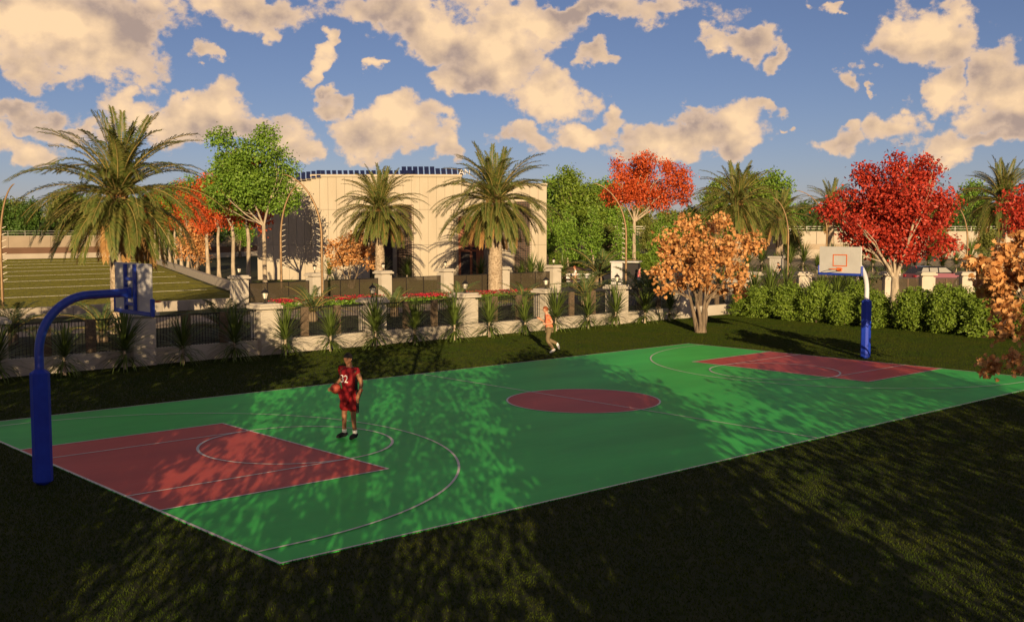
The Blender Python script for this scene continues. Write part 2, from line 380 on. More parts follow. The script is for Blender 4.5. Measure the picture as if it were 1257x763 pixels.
# lawn blades: one patch mesh set out again and again by geometry nodes
def grass():
    rg = np.random.default_rng(5)
    nb = 950; T = 1.0
    c = rg.uniform(-T/2, T/2, (nb, 2)); a = rg.uniform(0, 2*math.pi, nb); h = rg.uniform(.018, .046, nb); w = rg.uniform(.005, .011, nb)
    lean = rg.uniform(.0, .05, nb); la = rg.uniform(0, 2*math.pi, nb)
    V = np.zeros((nb, 3, 3))
    V[:, 0, :2] = c+np.stack([np.cos(a), np.sin(a)], 1)*w[:, None]; V[:, 1, :2] = c-np.stack([np.cos(a), np.sin(a)], 1)*w[:, None]
    V[:, 2, :2] = c+np.stack([np.cos(la), np.sin(la)], 1)*lean[:, None]; V[:, 2, 2] = h; V[:, :2, 2] = -.004
    me = np_mesh('grass_patch', V.reshape(-1, 3), np.arange(nb*3).reshape(-1, 3), M['blade'])
    patch = bpy.data.objects.new('grass_patch', me)      # not linked: only the source of the instances
    pts = []
    def region(x0, x1, y0, y1):
        nx, ny = max(1, round(x1-x0)), max(1, round(y1-y0))
        for i in range(nx):
            for j in range(ny):
                pts.append((x0+(i+.5)*(x1-x0)/nx, y0+(j+.5)*(y1-y0)/ny, 0))
    region(-14, 0, -6, 22.55); region(0, CL, -12, 0); region(0, CL, CW, 22.55); region(CL, 43, -10, 22.55)
    lay('lawn_grass', [p for p in pts if dep_of(p) > 9], 1.0, patch, 'short dark olive grass blades of the lawn around the court')
    pts.clear()
    for i in range(40):
        for j in range(42):
            x, y = -20+2.5*i, 47.2+2.5*j
            if x < 25.0+(y-45.9)*.364: pts.append((x, y, .012))
    me2 = me.copy(); me2.materials.clear(); me2.materials.append(M['turf']); patch2 = bpy.data.objects.new('turf_patch', me2)
    lawn2 = []
    for i in range(22):
        for j in range(26):
            x, y = 30+2.0*i, 48+2.0*j
            if x > 30.5+(y-45.9)*.364 and np.dot(np.array([x, y])-CAM[:2], fwd[:2]) < 96: lawn2.append((x, y, .003))
    patch3 = bpy.data.objects.new('garden_patch', me.copy()); patch3.data.materials.clear(); patch3.data.materials.append(M['turf_green'])
    lay('garden_grass', lawn2, 2.0, patch3, 'sunlit green grass of the garden between tree row and building')
    lay('field_grass', list(pts), 2.5, patch2, 'sunlit olive turf blades of the sports field')
    return
def lay(nm, pts2, sc, patch, label):
    pm = bpy.data.meshes.new('lawn_points'); pm.from_pydata(pts2, [], [])
    o = bpy.data.objects.new(nm, pm); col.objects.link(o)
    tag(o, label, 'grass', kind='stuff')
    ng = bpy.data.node_groups.new('lawn', 'GeometryNodeTree')
    ng.interface.new_socket('Geometry', in_out='INPUT', socket_type='NodeSocketGeometry')
    ng.interface.new_socket('Geometry', in_out='OUTPUT', socket_type='NodeSocketGeometry')
    N = ng.nodes.new; Lk = ng.links.new
    gi = N('NodeGroupInput'); go = N('NodeGroupOutput'); oi = N('GeometryNodeObjectInfo'); oi.inputs['Object'].default_value = patch
    ip = N('GeometryNodeInstanceOnPoints'); rv_ = N('FunctionNodeRandomValue'); rv_.data_type = 'INT'
    rv_.inputs[4].default_value = 0; rv_.inputs[5].default_value = 3
    mu = N('ShaderNodeMath'); mu.operation = 'MULTIPLY'; mu.inputs[1].default_value = math.pi/2
    cx = N('ShaderNodeCombineXYZ')
    Lk(rv_.outputs[2], mu.inputs[0]); Lk(mu.outputs[0], cx.inputs[2])
    Lk(gi.outputs[0], ip.inputs['Points']); Lk(oi.outputs['Geometry'], ip.inputs['Instance']); Lk(cx.outputs[0], ip.inputs['Rotation'])
    Lk(ip.outputs[0], go.inputs[0])
    ip.inputs['Scale'].default_value = (sc, sc, 1.0 if sc < 2.4 else .45)
    md = o.modifiers.new('lawn', 'NODES'); md.node_group = ng
grass()

# ------------------------------------------------------------------ hoops
def hoop(x, sgn, label, rz):
    # local +X points over the court
    t = empty('basketball_hoop', (x, CW/2-.1, 0), rz, label, 'basketball hoop', 'hoops at the ends of the court')
    MB().box((0, 0, 1.065), (.31, .30, 2.13), 0, .07).build('pole_pad', M['pad'], t)
    path = [(0, 0, 2.0), (0, 0, 2.30)]+[(.95-.95*math.cos(a), 0, 2.42+1.02*math.sin(a)) for a in np.linspace(0.05, math.pi/2, 14)]+[(1.3, 0, 3.45), (1.66, 0, 3.455)]
    MB().tube(path, .082, 14).build('pole', M['blue'] if sgn > 0 else M['pole_white'], t)
    b = MB()
    for y in (-.21, .21): b.box((1.735, y, 3.56), (.06, .05, .88))
    for z in (3.24, 3.72): b.box((1.735, 0, z), (.055, .35, .06))
    b.box((1.68, 0, 3.46), (.06, .24, .2))
    b.build('bracket', M['blue'], t)
    bd = MB().box((1.80, 0, 3.555), (.05, 1.62, .93), 0, .01).build('backboard', M['white'], t)
    s = MB(); xx = 1.829; w = .035
    for y in (-.26, .26): s.box((xx, y, 3.55), (.006, w, .38+w))
    for z in (3.36, 3.74): s.box((xx, 0, z), (.006, .52-w, w))
    s.build('target_square', M['orange_rim'], bd)
    p = MB().box((1.80, 0, 3.075), (.085, 1.70, .085), 0, .015)
    for y in (-.83, .83): p.box((1.80, y, 3.20), (.085, .06, .34), 0, .015)
    p.build('edge_padding', M['blue'], bd)
    rm = MB(); rr = .23
    rm.tube([(2.10+rr*math.cos(a), rr*math.sin(a), 3.26) for a in np.linspace(0, 2*math.pi, 33)], .011, 6, False)
    rm.box((1.85, 0, 3.24), (.06, .16, .12)); rm.tube([(1.86, .06, 3.25), (1.93, .13, 3.257)], .01, 6); rm.tube([(1.86, -.06, 3.25), (1.93, -.13, 3.257)], .01, 6)
    ri = rm.build('rim', M['orange_rim'], t)
    return t
M['pole_white'] = mat('pale_blue_paint', (0.62, 0.63, 0.68), (0.55, 0.57, 0.64), 5, .4)
hoop(-.70, 1, 'basketball hoop with blue curved pole, its backboard before the sports field', 0)
hoop(CL+.78, -1, 'basketball hoop with pale curved pole standing before the clipped hedge', math.pi)

# ------------------------------------------------------------------ foliage
def basis_from(nrm, rg):
    a = rg.normal(size=nrm.shape); a -= nrm*(a*nrm).sum(1, keepdims=True); a /= np.linalg.norm(a, axis=1, keepdims=True)+1e-9
    return a, np.cross(nrm, a)
KITE = (np.array([[0, 0, 0], [.45, .27, .07], [1, 0, -.06], [.45, -.27, .07]]), np.array([[0, 1, 2], [0, 2, 3]]))
_m = [(0, 0, 0), (.05, .30, .05), (.42, .55, .0), (.40, .26, .04), (.78, .34, -.03), (.72, .12, .02), (1.05, 0, -.08), (.72, -.12, .02), (.78, -.34, -.03), (.40, -.26, .04), (.42, -.55, 0), (.05, -.30, .05)]
MAPLE = (np.array(_m), np.array([[0, i, i+1] for i in range(1, 11)]))
def leaf_mesh(name, C, out, size, rg, shape, m, var=.35, up=.35, outb=.6):
    n = len(C); nrm = rg.normal(size=(n, 3))*.75+out*outb; nrm[:, 2] += up
    nrm /= np.linalg.norm(nrm, axis=1, keepdims=True)+1e-9
    a, b = basis_from(nrm, rg); T, Fc = shape
    s = size*(1+var*rg.uniform(-1, 1, n))
    V = C[:, None, :]+s[:, None, None]*((T[None, :, 0:1]-.5)*a[:, None, :]+T[None, :, 1:2]*b[:, None, :]+T[None, :, 2:3]*nrm[:, None, :])
    Fa = (Fc[None]+(np.arange(n)*len(T))[:, None, None]).reshape(-1, 3)
    return np_mesh(name, V.reshape(-1, 3), Fa, m)
DENS = 1.7
def lobe_leaves(lobes, rg, per_m2, clump_r, per_clump):
    Cs, Os = [], []
    for (c, r) in lobes:
        c = np.array(c, float); r = np.array(r, float)
        area = 4*math.pi*((r[0]*r[1])**1.6/3+(r[0]*r[2])**1.6/3+(r[1]*r[2])**1.6/3)**(1/1.6)
        k = max(6, int(area*per_m2*DENS))
        dirn = rg.normal(size=(k, 3)); dirn /= np.linalg.norm(dirn, axis=1, keepdims=True)
        rad = rg.uniform(.10, 1.06, k)**.5
        cc = c+dirn*r*rad[:, None]
        m = rg.integers(max(3, int(per_clump*.6)), int(per_clump*1.4)+2, k)
        idx = np.repeat(np.arange(k), m)
        cr = clump_r*rg.uniform(.7, 1.3, k)
        P = cc[idx]+rg.normal(size=(len(idx), 3))*(cr[idx, None]*np.array([.55, .55, .42]))
        Cs.append(P); o = (P-c)/r; Os.append(o/(np.linalg.norm(o, axis=1, keepdims=True)+1e-6))
    return np.concatenate(Cs), np.concatenate(Os)
def limb(p0, p1, n, rg, wob, sag=0.0):
    p0 = np.array(p0, float); p1 = np.array(p1, float); L = np.linalg.norm(p1-p0); out = []
    w = rg.normal(size=3)*wob*L
    for i in range(n+1):
        t = i/n; out.append(p0*(1-t)+p1*t+w*math.sin(math.pi*t)+np.array([0, 0, sag*L*math.sin(math.pi*t)])+rg.normal(size=3)*wob*.15*L*(0 < i < n))
    return out
def make_tree(name, base, lobes, leafm, barkm, seed, outb=.45, fork=None, r0=.2, leaf=.17, per_m2=3.2, clump=.42, per=11, shape=KITE, stems=1, label=None, cat='tree', group=None, twigs=3, spread=.12):
    """lobes: list of (centre, radii) in local metres; fork: height at which limbs leave the trunk"""
    rg = np.random.default_rng(seed)
    t = empty(name, base, 0, label, cat, group)
    zc = min(c[2] for c, r in lobes)
    fork = fork or zc*.6
    tb = MB(); bb = MB()
    if stems == 1:
        tops = [np.array([rg.normal()*.02, rg.normal()*.02, fork])]
        lean = rg.normal(size=2)*.012*fork; pth = [np.array([lean[0]*k/6+rg.normal()*.012, lean[1]*k/6+rg.normal()*.012, fork*k/6]) for k in range(6)]+[tops[0]]
        tb.tube(pth, [r0*1.45, r0*1.08]+[r0*(1-.05*k) for k in range(1, 6)], 10)
        starts = [(tops[0], r0*.75)]
    else:
        starts = []
        for k in range(stems):
            a = 2*math.pi*(k+rg.uniform(-.3, .3))/stems; q = np.array([math.cos(a)*spread*fork*4, math.sin(a)*spread*fork*4, fork*rg.uniform(.9, 1.2)])
            pth = limb((math.cos(a)*r0*.5, math.sin(a)*r0*.5, -.05), q, 5, rg, .05)
            tb.tube(pth, [r0*.9*(1-.13*i) for i in range(6)], 8); starts.append((q, r0*.45))
        tb.tube([(0, 0, -.05), (0, 0, fork*.25), (0, 0, fork*.5)], [r0*1.7, r0*1.35, r0*.9], 10)
    for (c, r) in lobes:
        c = np.array(c, float)
        s, rr = min(starts, key=lambda q: np.linalg.norm(q[0][:2]-c[:2])+.2*abs(q[0][2]-c[2]))
        rr = rr*rg.uniform(.40, .72)*min(1, .5+np.linalg.norm(np.array(r))/3)
        if stems == 1 and (c[2] < s[2]+.9 or rg.uniform() < .55): continue
        p = limb(s-np.array([0, 0, .15]), s+(c-s)*.86, 5, rg, .06, .04)
        bb.tube(p, [rr*(1-.15*i) for i in range(6)], 6)
        for k in range(twigs):
            dd = rg.normal(size=3); dd[2] = abs(dd[2])*.7; dd /= np.linalg.norm(dd)
            q = p[rg.integers(2, 5)]; bb.tube(limb(q, c+dd*np.array(r)*.85, 3, rg, .08), [rr*.35, rr*.27, rr*.18, rr*.07], 5)
    tb.build('trunk', barkm, t); bb.build('branches', barkm, t)
    P, O = lobe_leaves(lobes, rg, per_m2, clump, per)
    place('crown', leaf_mesh('crown', P, O, leaf, rg, shape, leafm, outb=outb), t)
    return t
def px_lobes(base, dep, L, rg, depth_frac=.85, back=.5):
    rg = np.random.default_rng(int(L[0][0])*7+len(L))
    """lobes read off the picture (column, row, half-width, half-height) at the tree's own depth"""
    out = []; b = np.array(base); xs = [l[0] for l in L]; half = (max(xs)-min(xs))/2*dep/F_PX
    for (x, y, a, h) in L:
        dd = rg.uniform(-1, 1)*half*back
        p = DP(x, y, dep)+fwd*dd-b
        out.append((p, (a*dep/F_PX, a*dep/F_PX*depth_frac, h*dep/F_PX)))
    # a few lobes on the far side so that the crown is as deep as it is wide
    cx = np.mean([p for p, _ in out], axis=0)
    for k in range(max(2, len(L)//3)):
        p, r = out[rg.integers(0, len(L))]
        out.append((cx+(p-cx)*.4+fwd*half*rg.uniform(.3, .8), r))
    return out
def std_lobes(rg, w, z0, z1, n=9, rr=.42):
    out = []
    for k in range(n):
        a = 2.4*k; t = (k+.5)/n; z = z0+(z1-z0)*t; q = w*(.62*math.sin(math.pi*min(.95, .22+.68*t)))
        r = w*rr*rg.uniform(.75, 1.15)
        out.append(((math.cos(a)*q*rg.uniform(.6, 1), math.sin(a)*q*rg.uniform(.6, 1), z), (r, r, r*.85)))
    out.append(((0, 0, (z0+z1)/2), (w*.6, w*.6, (z1-z0)*.36)))
    return out

# ---- palms
def frond_mesh(name, L, el0, bend, lm, leaflet=.60, nl=52, w=.029, rib=.035, tip_droop=.30, seed=0, m_rib=None):
    rg = np.random.default_rng(seed); ns = 14
    P = [np.zeros(3)]; el = el0
    for i in range(ns):
        el = el0-bend*((i+1)/ns)**1.35; P.append(P[-1]+np.array([math.cos(el), 0, math.sin(el)])*L/ns)
    P = np.array(P)
    mb = MB(); mb.tube(list(P), [rib*(1-.85*i/ns)+.003 for i in range(ns+1)], 4)
    V = []; Fs = []
    for k in range(nl):
        t = .10+.895*k/(nl-1); f = t*ns; i = min(int(f), ns-1); p = P[i]+(P[i+1]-P[i])*(f-i); tg = P[i+1]-P[i]; tg = tg/np.linalg.norm(tg)
        nz = np.cross(tg, (0, 1, 0)); nz = nz if nz[2] > 0 else -nz
        ll = leaflet*(.35+.65*math.sin(math.pi*min(1, (t*.86+.10)))**.8)*rg.uniform(.85, 1.1)
        for s in (-1, 1):
            dd = tg*(.48+.40*t)+np.array([0, s, 0])*(.86-.28*t)+nz*rg.uniform(.08, .40); dd /= np.linalg.norm(dd)
            sd = np.cross(dd, nz); sd /= np.linalg.norm(sd)
            mid = p+dd*ll*.5; tip = p+dd*ll+np.array([0, 0, -tip_droop*ll])
            b = len(V); V += [p-sd*w*.3, p+sd*w*.3, mid+sd*w, tip, mid-sd*w]; Fs += [(b, b+1, b+2, b+4), (b+4, b+2, b+3)]
    me = bpy.data.meshes.new(name)
    n0 = len(mb.v); me.from_pydata(mb.v+[tuple(v) for v in V], [], mb.f+[tuple(i+n0 for i in f) for f in Fs]); me.update()
    me.materials.append(lm); me.materials.append(m_rib or M['rachis'])
    mi = np.zeros(len(me.polygons), dtype=np.int32); mi[:len(mb.f)] = 1; me.polygons.foreach_set('material_index', mi)
    return me
FR = [frond_mesh('upright_frond', 4.0, R(84), R(26), M['frond'], seed=1), frond_mesh('rising_frond', 4.5, R(68), R(62), M['frond'], seed=2),
      frond_mesh('arching_frond', 4.7, R(46), R(74), M['frond'], seed=3), frond_mesh('level_frond', 4.7, R(22), R(72), M['frond'], seed=4),
      frond_mesh('drooping_frond', 4.4, R(-4), R(62), M['frond'], seed=5), frond_mesh('hanging_frond', 3.8, R(-30), R(45), M['frond'], seed=6),
      frond_mesh('dry_frond', 3.4, R(-42), R(38), M['frond_dead'], seed=7, m_rib=M['frond_dead'])]
def trunk_mesh(h, r, seed=0):
    n, rows = 26, int(h/.085); V = []; rg = np.random.default_rng(seed)
    for i in range(rows+1):
        z = h*i/rows; base = r*(1.18 if z < .25 else 1.0)*(1-.10*z/h)*(1+.16*max(0, (z-h*.82)/(h*.18)))
        for k in range(n):
            ph = (z/.26+(.5 if (k//2) % 2 else 0)) % 1.0
            rr = base*(1+.085*(ph-.45))+rg.uniform(-.006, .006)
            V.append((rr*math.cos(2*math.pi*k/n), rr*math.sin(2*math.pi*k/n), z-.03*(i == 0)))
    Fs = [(i*n+k, i*n+(k+1) % n, (i+1)*n+(k+1) % n, (i+1)*n+k) for i in range(rows) for k in range(n)]
    return np_mesh('trunk', V, np.array(Fs), M['palm_bark'])
def boots_mesh(seed, r):
    rg = np.random.default_rng(seed); mb = MB()
    for k in range(46):
        a = 2.4*k; z = -.75+.95*k/46; o = np.array([math.cos(a), math.sin(a), 0])
        p = o*r*.85+np.array([0, 0, z]); q = o*(r*1.0+.14)+np.array([0, 0, z+rg.uniform(.18, .34)])
        mb.tube([p, (p+q)/2, q], [.075, .06, .03], 5)
    return mb.mesh('leaf_bases', M['boot'])
M['boot'] = mat('palm_boot', (.46, .25, .10), (.28, .14, .055), 6, .9)
def spadix_mesh(seed):
    rg = np.random.default_rng(seed); mb = MB()
    for k in range(26):
        a = rg.uniform(0, 6.28); l = rg.uniform(.6, 1.3); o = np.array([math.cos(a), math.sin(a), 0])
        mb.tube([np.zeros(3), o*l*.35+np.array([0, 0, .05]), o*l*.55+np.array([0, 0, -l*.4]), o*l*.5+np.array([0, 0, -l*.9])], [.018, .025, .04, .02], 4)
    return mb.mesh('fruit_cluster', M['fruit'])
M['fruit'] = mat('palm_fruit', (.48, .21, .06), (.36, .13, .04), 12, .8)
BOOT = boots_mesh(3, .40); SPAD = spadix_mesh(4)
def palm(base, hub, r, sc, seed, label, group='date palms', counts=(10, 17, 21, 23, 22, 17, 9)):
    rg = random.Random(seed)
    t = empty('date_palm', base, rg.uniform(0, 6), label, 'palm tree', group)
    place('trunk', trunk_mesh(hub-.1, r, seed), t)
    place('leaf_bases', BOOT, t, (0, 0, hub), scale=sc*r/.42)
    place('fruit_cluster', SPAD, t, (.12, 0, hub-.25), scale=sc)
    for v, cnt in enumerate(counts):
        off = rg.uniform(0, 6.28)
        for k in range(cnt):
            a = off+2*math.pi*(k+rg.uniform(-.3, .3))/cnt; rad = (.05, .10, .18, .24, .28, .28, .28)[v]*sc
            place('frond', FR[v], t, (math.cos(a)*rad, math.sin(a)*rad, hub+(.15, .12, .08, 0, -.08, -.16, -.25)[v]*sc),
                  (rg.uniform(-.25, .25), rg.uniform(-.12, .12), a), sc*rg.uniform(.86, 1.08))
    return t

# ---- yuccas and cycads
def yucca_mesh(seed, n=175, L=1.15):
    rg = np.random.default_rng(seed); V = []; Fs = []
    for k in range(n):
        a = rg.uniform(0, 6.283); t = k/n; el = R(86-110*t+rg.uniform(-9, 9)); l = L*rg.uniform(.78, 1.1)*(1-.1*abs(t-.4)); bend = R(18+60*t)*rg.uniform(.6, 1.3)
        p = np.array([math.cos(a)*.05, math.sin(a)*.05, .55*(1-t)+.02]); sd = np.array([-math.sin(a), math.cos(a), 0]); w = .021
        b = len(V); ns = 4
        for i in range(ns+1):
            ww = w*(1-.25*i) if i < 4 else .001
            ww = (w*.8, w, w*.9, w*.6, .002)[i]
            V += [p-sd*ww, p+sd*ww]; e_ = el-bend*(i/ns)**1.2
            p = p+np.array([math.cos(a)*math.cos(e_), math.sin(a)*math.cos(e_), math.sin(e_)])*l/ns
        Fs += [(b+2*i, b+2*i+1, b+2*i+3, b+2*i+2) for i in range(ns)]
    return np_mesh('foliage', V, np.array(Fs), M['yucca'])
YM = [yucca_mesh(s) for s in (11, 12, 13)]
YS = MB().tube([(0, 0, -.03), (.01, 0, .3), (0, .01, .62)], [.055, .05, .045], 7).mesh('stem', M['bark_pale'])
def yucca(x, y, i, label, group, sc=1.0, z=0):
    t = empty('yucca', (x, y, z), i*1.7, label, 'yucca', group)
    place('stem', YS, t, scale=sc); place('foliage', YM[i % 3], t, (0, 0, .28*sc), scale=sc*(1.0, .88, 1.14, .95, 1.08)[i % 5])
    return t
CFR = [frond_mesh('cycad_frond', 1.35, R(70), R(55), M['cycad'], leaflet=.26, nl=26, w=.016, rib=.014, seed=21), frond_mesh('cycad_frond', 1.5, R(48), R(62), M['cycad'], leaflet=.28, nl=26, w=.016, rib=.014, seed=22),
       frond_mesh('cycad_frond', 1.5, R(22), R(50), M['cycad'], leaflet=.28, nl=26, w=.016, rib=.014, seed=23)]
CST = MB().lathe([(.16, -.05), (.19, .1), (.17, .28), (.10, .36)], 10).mesh('stem', M['bark'])
def cycad(x, y, seed, label, sc=1.0, group='cycads between the fences'):
    rg = random.Random(seed); t = empty('cycad', (x, y, 0), 0, label, 'cycad', group); place('stem', CST, t, scale=sc)
    for v, cnt in enumerate((7, 10, 11)):
        for k in range(cnt):
            a = 2*math.pi*(k+rg.uniform(-.3, .3))/cnt+v
            place('frond', CFR[v], t, (0, 0, .33*sc), (rg.uniform(-.2, .2), 0, a), sc*rg.uniform(.85, 1.12))
    return t

# ------------------------------------------------------------------ fences
def pillar_meshes():
    sh = MB().box((0, 0, .79), (.80, .80, 1.62), 0, .012).mesh('pillar', M['cream'])
    nk = MB().box((0, 0, 1.645), (.62, .62, .09)).mesh('neck', M['cream'])
    cp = MB().box((0, 0, 1.75), (1.0, 1.0, .12), 0, .015).box((0, 0, 1.85), (.84, .84, .07), 0, .01).mesh('cap', M['cream'])
    return sh, nk, cp
PM = pillar_meshes()
def pillar(parent, x, y, rz=0.0, z=0.0, scale=None):
    p = place('pillar', PM[0], parent, (x, y, z), (0, 0, rz), scale); place('neck', PM[1], p); place('cap', PM[2], p); return p
LM = {}
def lantern_meshes():
    LM['base'] = MB().lathe([(.075, 0), (.075, .02), (.03, .04), (.022, .14), (.06, .16), (.06, .175)], 10).mesh('stand', M['iron'])
    LM['glass'] = MB().lathe([(.065, .176), (.115, .39)], 6, smooth=False).mesh('glass', M['lamp_glass'])
    fr = MB()
    for k in range(6):
        a = 2*math.pi*k/6; fr.tube([(.067*math.cos(a), .067*math.sin(a), .172), (.118*math.cos(a), .118*math.sin(a), .392)], .008, 4)
    LM['frame'] = fr.mesh('frame', M['iron'])
    LM['roof'] = MB().lathe([(.155, .385), (.15, .40), (.07, .48), (.025, .51), (.02, .55), (.006, .58)], 8).mesh('roof', M['iron'])
lantern_meshes()
def lantern(x, y, z, label, sc=1.0):
    t = empty('lantern', (x, y, z), .3, label, 'lantern', 'lanterns on fence pillars')
    for k in ('base', 'glass', 'frame', 'roof'): place(LM[k].name, LM[k], t, scale=sc)
    return t
FX = [3.25+4.82*k for k in range(-1, 9)]; FY = 22.9
f1 = empty('front_fence', (0, FY, 0), 0, 'cream walled fence with black railings and pillars beside the court', 'fence')
def bar_panel(w, h=1.12):
    mb = MB(); n = int(w/.105)
    for i in range(n+1): mb.box((-w/2+w*i/n, 0, h/2), (.018, .018, h))
    for z in (.06, h-.03): mb.box((0, 0, z), (w, .03, .035))
    return mb.mesh('railing_panel', M['iron'])
bay = 4.82-.80; pw = .34; seg = (bay-2*pw)/3
BP = bar_panel(seg)
PT = MB().box((0, 0, .56), (pw, .06, 1.12)).mesh('post', M['post_tan'])
BW = MB().box((0, 0, .26), (bay, .34, .56), 0, .01).mesh('base_wall', M['cream'])
MP = MB().box((0, 0, .55), (seg, .012, 1.08)).mesh('mesh_panel', M['mesh'])
FRM = MB().box((0, 0, 1.10), (bay, .04, .04)).mesh('top_rail', M['iron'])
for k, x in enumerate(FX):
    pillar(f1, x, 0)
    if k == len(FX)-1: break
    xm = x+2.41
    place('base_wall', BW, f1, (xm, 0, 0))
    for i in range(3):
        xs = x+.40+seg*(i+.5)+pw*i
        place('railing_panel', BP, f1, (xs, 0, .54))
    for i in range(2): place('post', PT, f1, (x+.40+seg*(i+1)+pw*(i+.5), .02, .54))
names = ['beside the blue hoop', 'behind the hoop backboard', 'near the paired arched lamps', 'on the pillar behind the player in red', 'on the pillar before the round flower bed', 'on the pillar behind the jogger', 'on the pillar beside the white kiosk']
for k in (2, 3, 4, 5, 6):
    lantern(3.25+4.82*k, FY, 1.885, 'black lantern with pale glass '+names[k])
lantern(3.25, FY, 1.885, 'black lantern with pale glass '+names[0])

# second fence along the garden
f2y = 44.8; F2X = [23.7+5.13*k for k in range(0, 7)]
f2 = empty('garden_fence', (0, f2y, 0), 0, 'fence of cream pillars and dark mesh screens along the building garden', 'fence')
MP2 = MB().box((0, 0, .72), (4.3/3-.06, .02, 1.30)).mesh('mesh_panel', M['mesh'])
P2 = MB().box((0, 0, .70), (.06, .06, 1.40)).mesh('post', M['iron'])
R2 = MB().box((0, 0, 1.40), (4.3, .05, .05)).mesh('top_rail', M['iron'])
B2 = MB().box((0, 0, .05), (4.3, .3, .16)).mesh('base_wall', M['cream'])
for k, x in enumerate(F2X):
    if k != 6: pillar(f2, x, 0)
    if k >= 5: continue
    xm = x+5.13/2
    for i in range(3): place('mesh_panel', MP2, f2, (xm-4.3/3+4.3/3*i, 0, 0))
    for i in range(4): place('post', P2, f2, (xm-2.15+4.3/3*i, .03, 0))
    place('top_rail', R2, f2, (xm, 0, 0)); place('base_wall', B2, f2, (xm, 0, 0))
for k, nm in enumerate(['beside the row of slim trunks', 'behind the paired arched lamps', 'beside the smaller garden palm', 'left of the taller garden palm', None, 'at the corner of the building garden']):
    if nm: lantern(F2X[k], f2y, 1.885, 'small black lantern on garden fence pillar '+nm.replace('left of', 'near'))

# fence beyond the hedge
f3 = empty('hedge_fence', (0, 0, 0), 0, 'low fence of cream pillars and brown mesh beyond the clipped hedge', 'fence')
q = [GD(px, 66.5) for px in (868, 924, 986, 1043, 1091, 1136, 1185, 1240, 1300)]
for i, p in enumerate(q):
    pillar(f3, p[0], p[1], YAW-math.pi/2, 0, (1, 1, 1.06))
    if i == len(q)-1: break
    p2 = q[i+1]; L = np.linalg.norm(p2-p)-.82; c = (p+p2)/2; rz = math.atan2(p2[1]-p[1], p2[0]-p[0])
    MB().box((0, 0, .25), (L, .3, .54)).build('base_wall', M['cream'], f3, (c[0], c[1], 0), (0, 0, rz))
    for s in (-1, 1):
        MB().box((s*L/4, 0, 1.06), (L/2-.09, .02, 1.06)).build('mesh_panel', M['mesh'], f3, (c[0], c[1], 0), (0, 0, rz))
    MB().box((0, 0, 1.06), (.09, .07, 1.08)).build('post', M['lattice'], f3, (c[0], c[1], 0), (0, 0, rz))
    MB().box((0, 0, 1.62), (L, .05, .05)).build('top_rail', M['iron'], f3, (c[0], c[1], 0), (0, 0, rz))

# ------------------------------------------------------------------ garden ground between and beyond the fences
def sheet(name, pts, z, m, label):
    o = MB().add([(p[0], p[1], z) for p in pts], [tuple(range(len(pts)))]).build(name, m); tag(o, label, kind='structure'); return o
sheet('garden_path', [(-10, 35.5), (40, 35.5), (40, 41.3), (-10, 41.3)], .008, M['paving'], 'tan paved path between the two fences')
sheet('road', [(40.3, 30), (52, 30), (140, 105), (140, 125), (62, 52), (51, 46.5), (40.3, 46.5)], .012, M['asphalt'], 'dark asphalt road passing the garden gate')
sheet('sandy_ground', [(45, 5), (140, -60), (420, 40), (420, 300), (110, 180), (90, 90), (56, 40), (45, 24)], .004, M['sand'], 'pale sandy ground beyond the hedge')
sheet('sports_field', [(-40, 45.9), (25.6, 45.9), (33.2, 66.8), (58.5, 136), (60, 150), (-40, 150)], .010, M['turf'], 'olive turf sports field with white cross lines')
field = bpy.data.objects['sports_field']
for k in range(9):
    y = 52+11.0*k
    xr = 25.6+(y-45.9)*.364-1.0
    MB().box(((xr-40)/2, y, .012), (xr+40, .11, .028)).build('field_line', M['line'], field)
def low_wall(p0, p1, h, w, m, name, label, step):
    p0 = np.array(p0, float); p1 = np.array(p1, float); L = np.linalg.norm(p1-p0); rz = math.atan2(p1[1]-p0[1], p1[0]-p0[0]); n = max(1, int(L/step))
    t = empty(name, (p0[0], p0[1], 0), rz, label, 'low wall')
    me = MB().box((0, 0, h/2-.02), (L/n-.012, w, h+.04), 0, .02).mesh('block', m)
    for i in range(n): place('block', me, t, (L/n*(i+.5), 0, 0))
    return t
low_wall((-12, 45.2), (25.6, 45.2), .55, .45, M['curb'], 'field_border', 'low pale stone wall along the front edge of the sports field', 1.6)
low_wall((26.3, 45.6), (60, 139), .62, .5, M['curb'], 'field_border', 'low pale stone wall between sports field and tree row', 2.5)

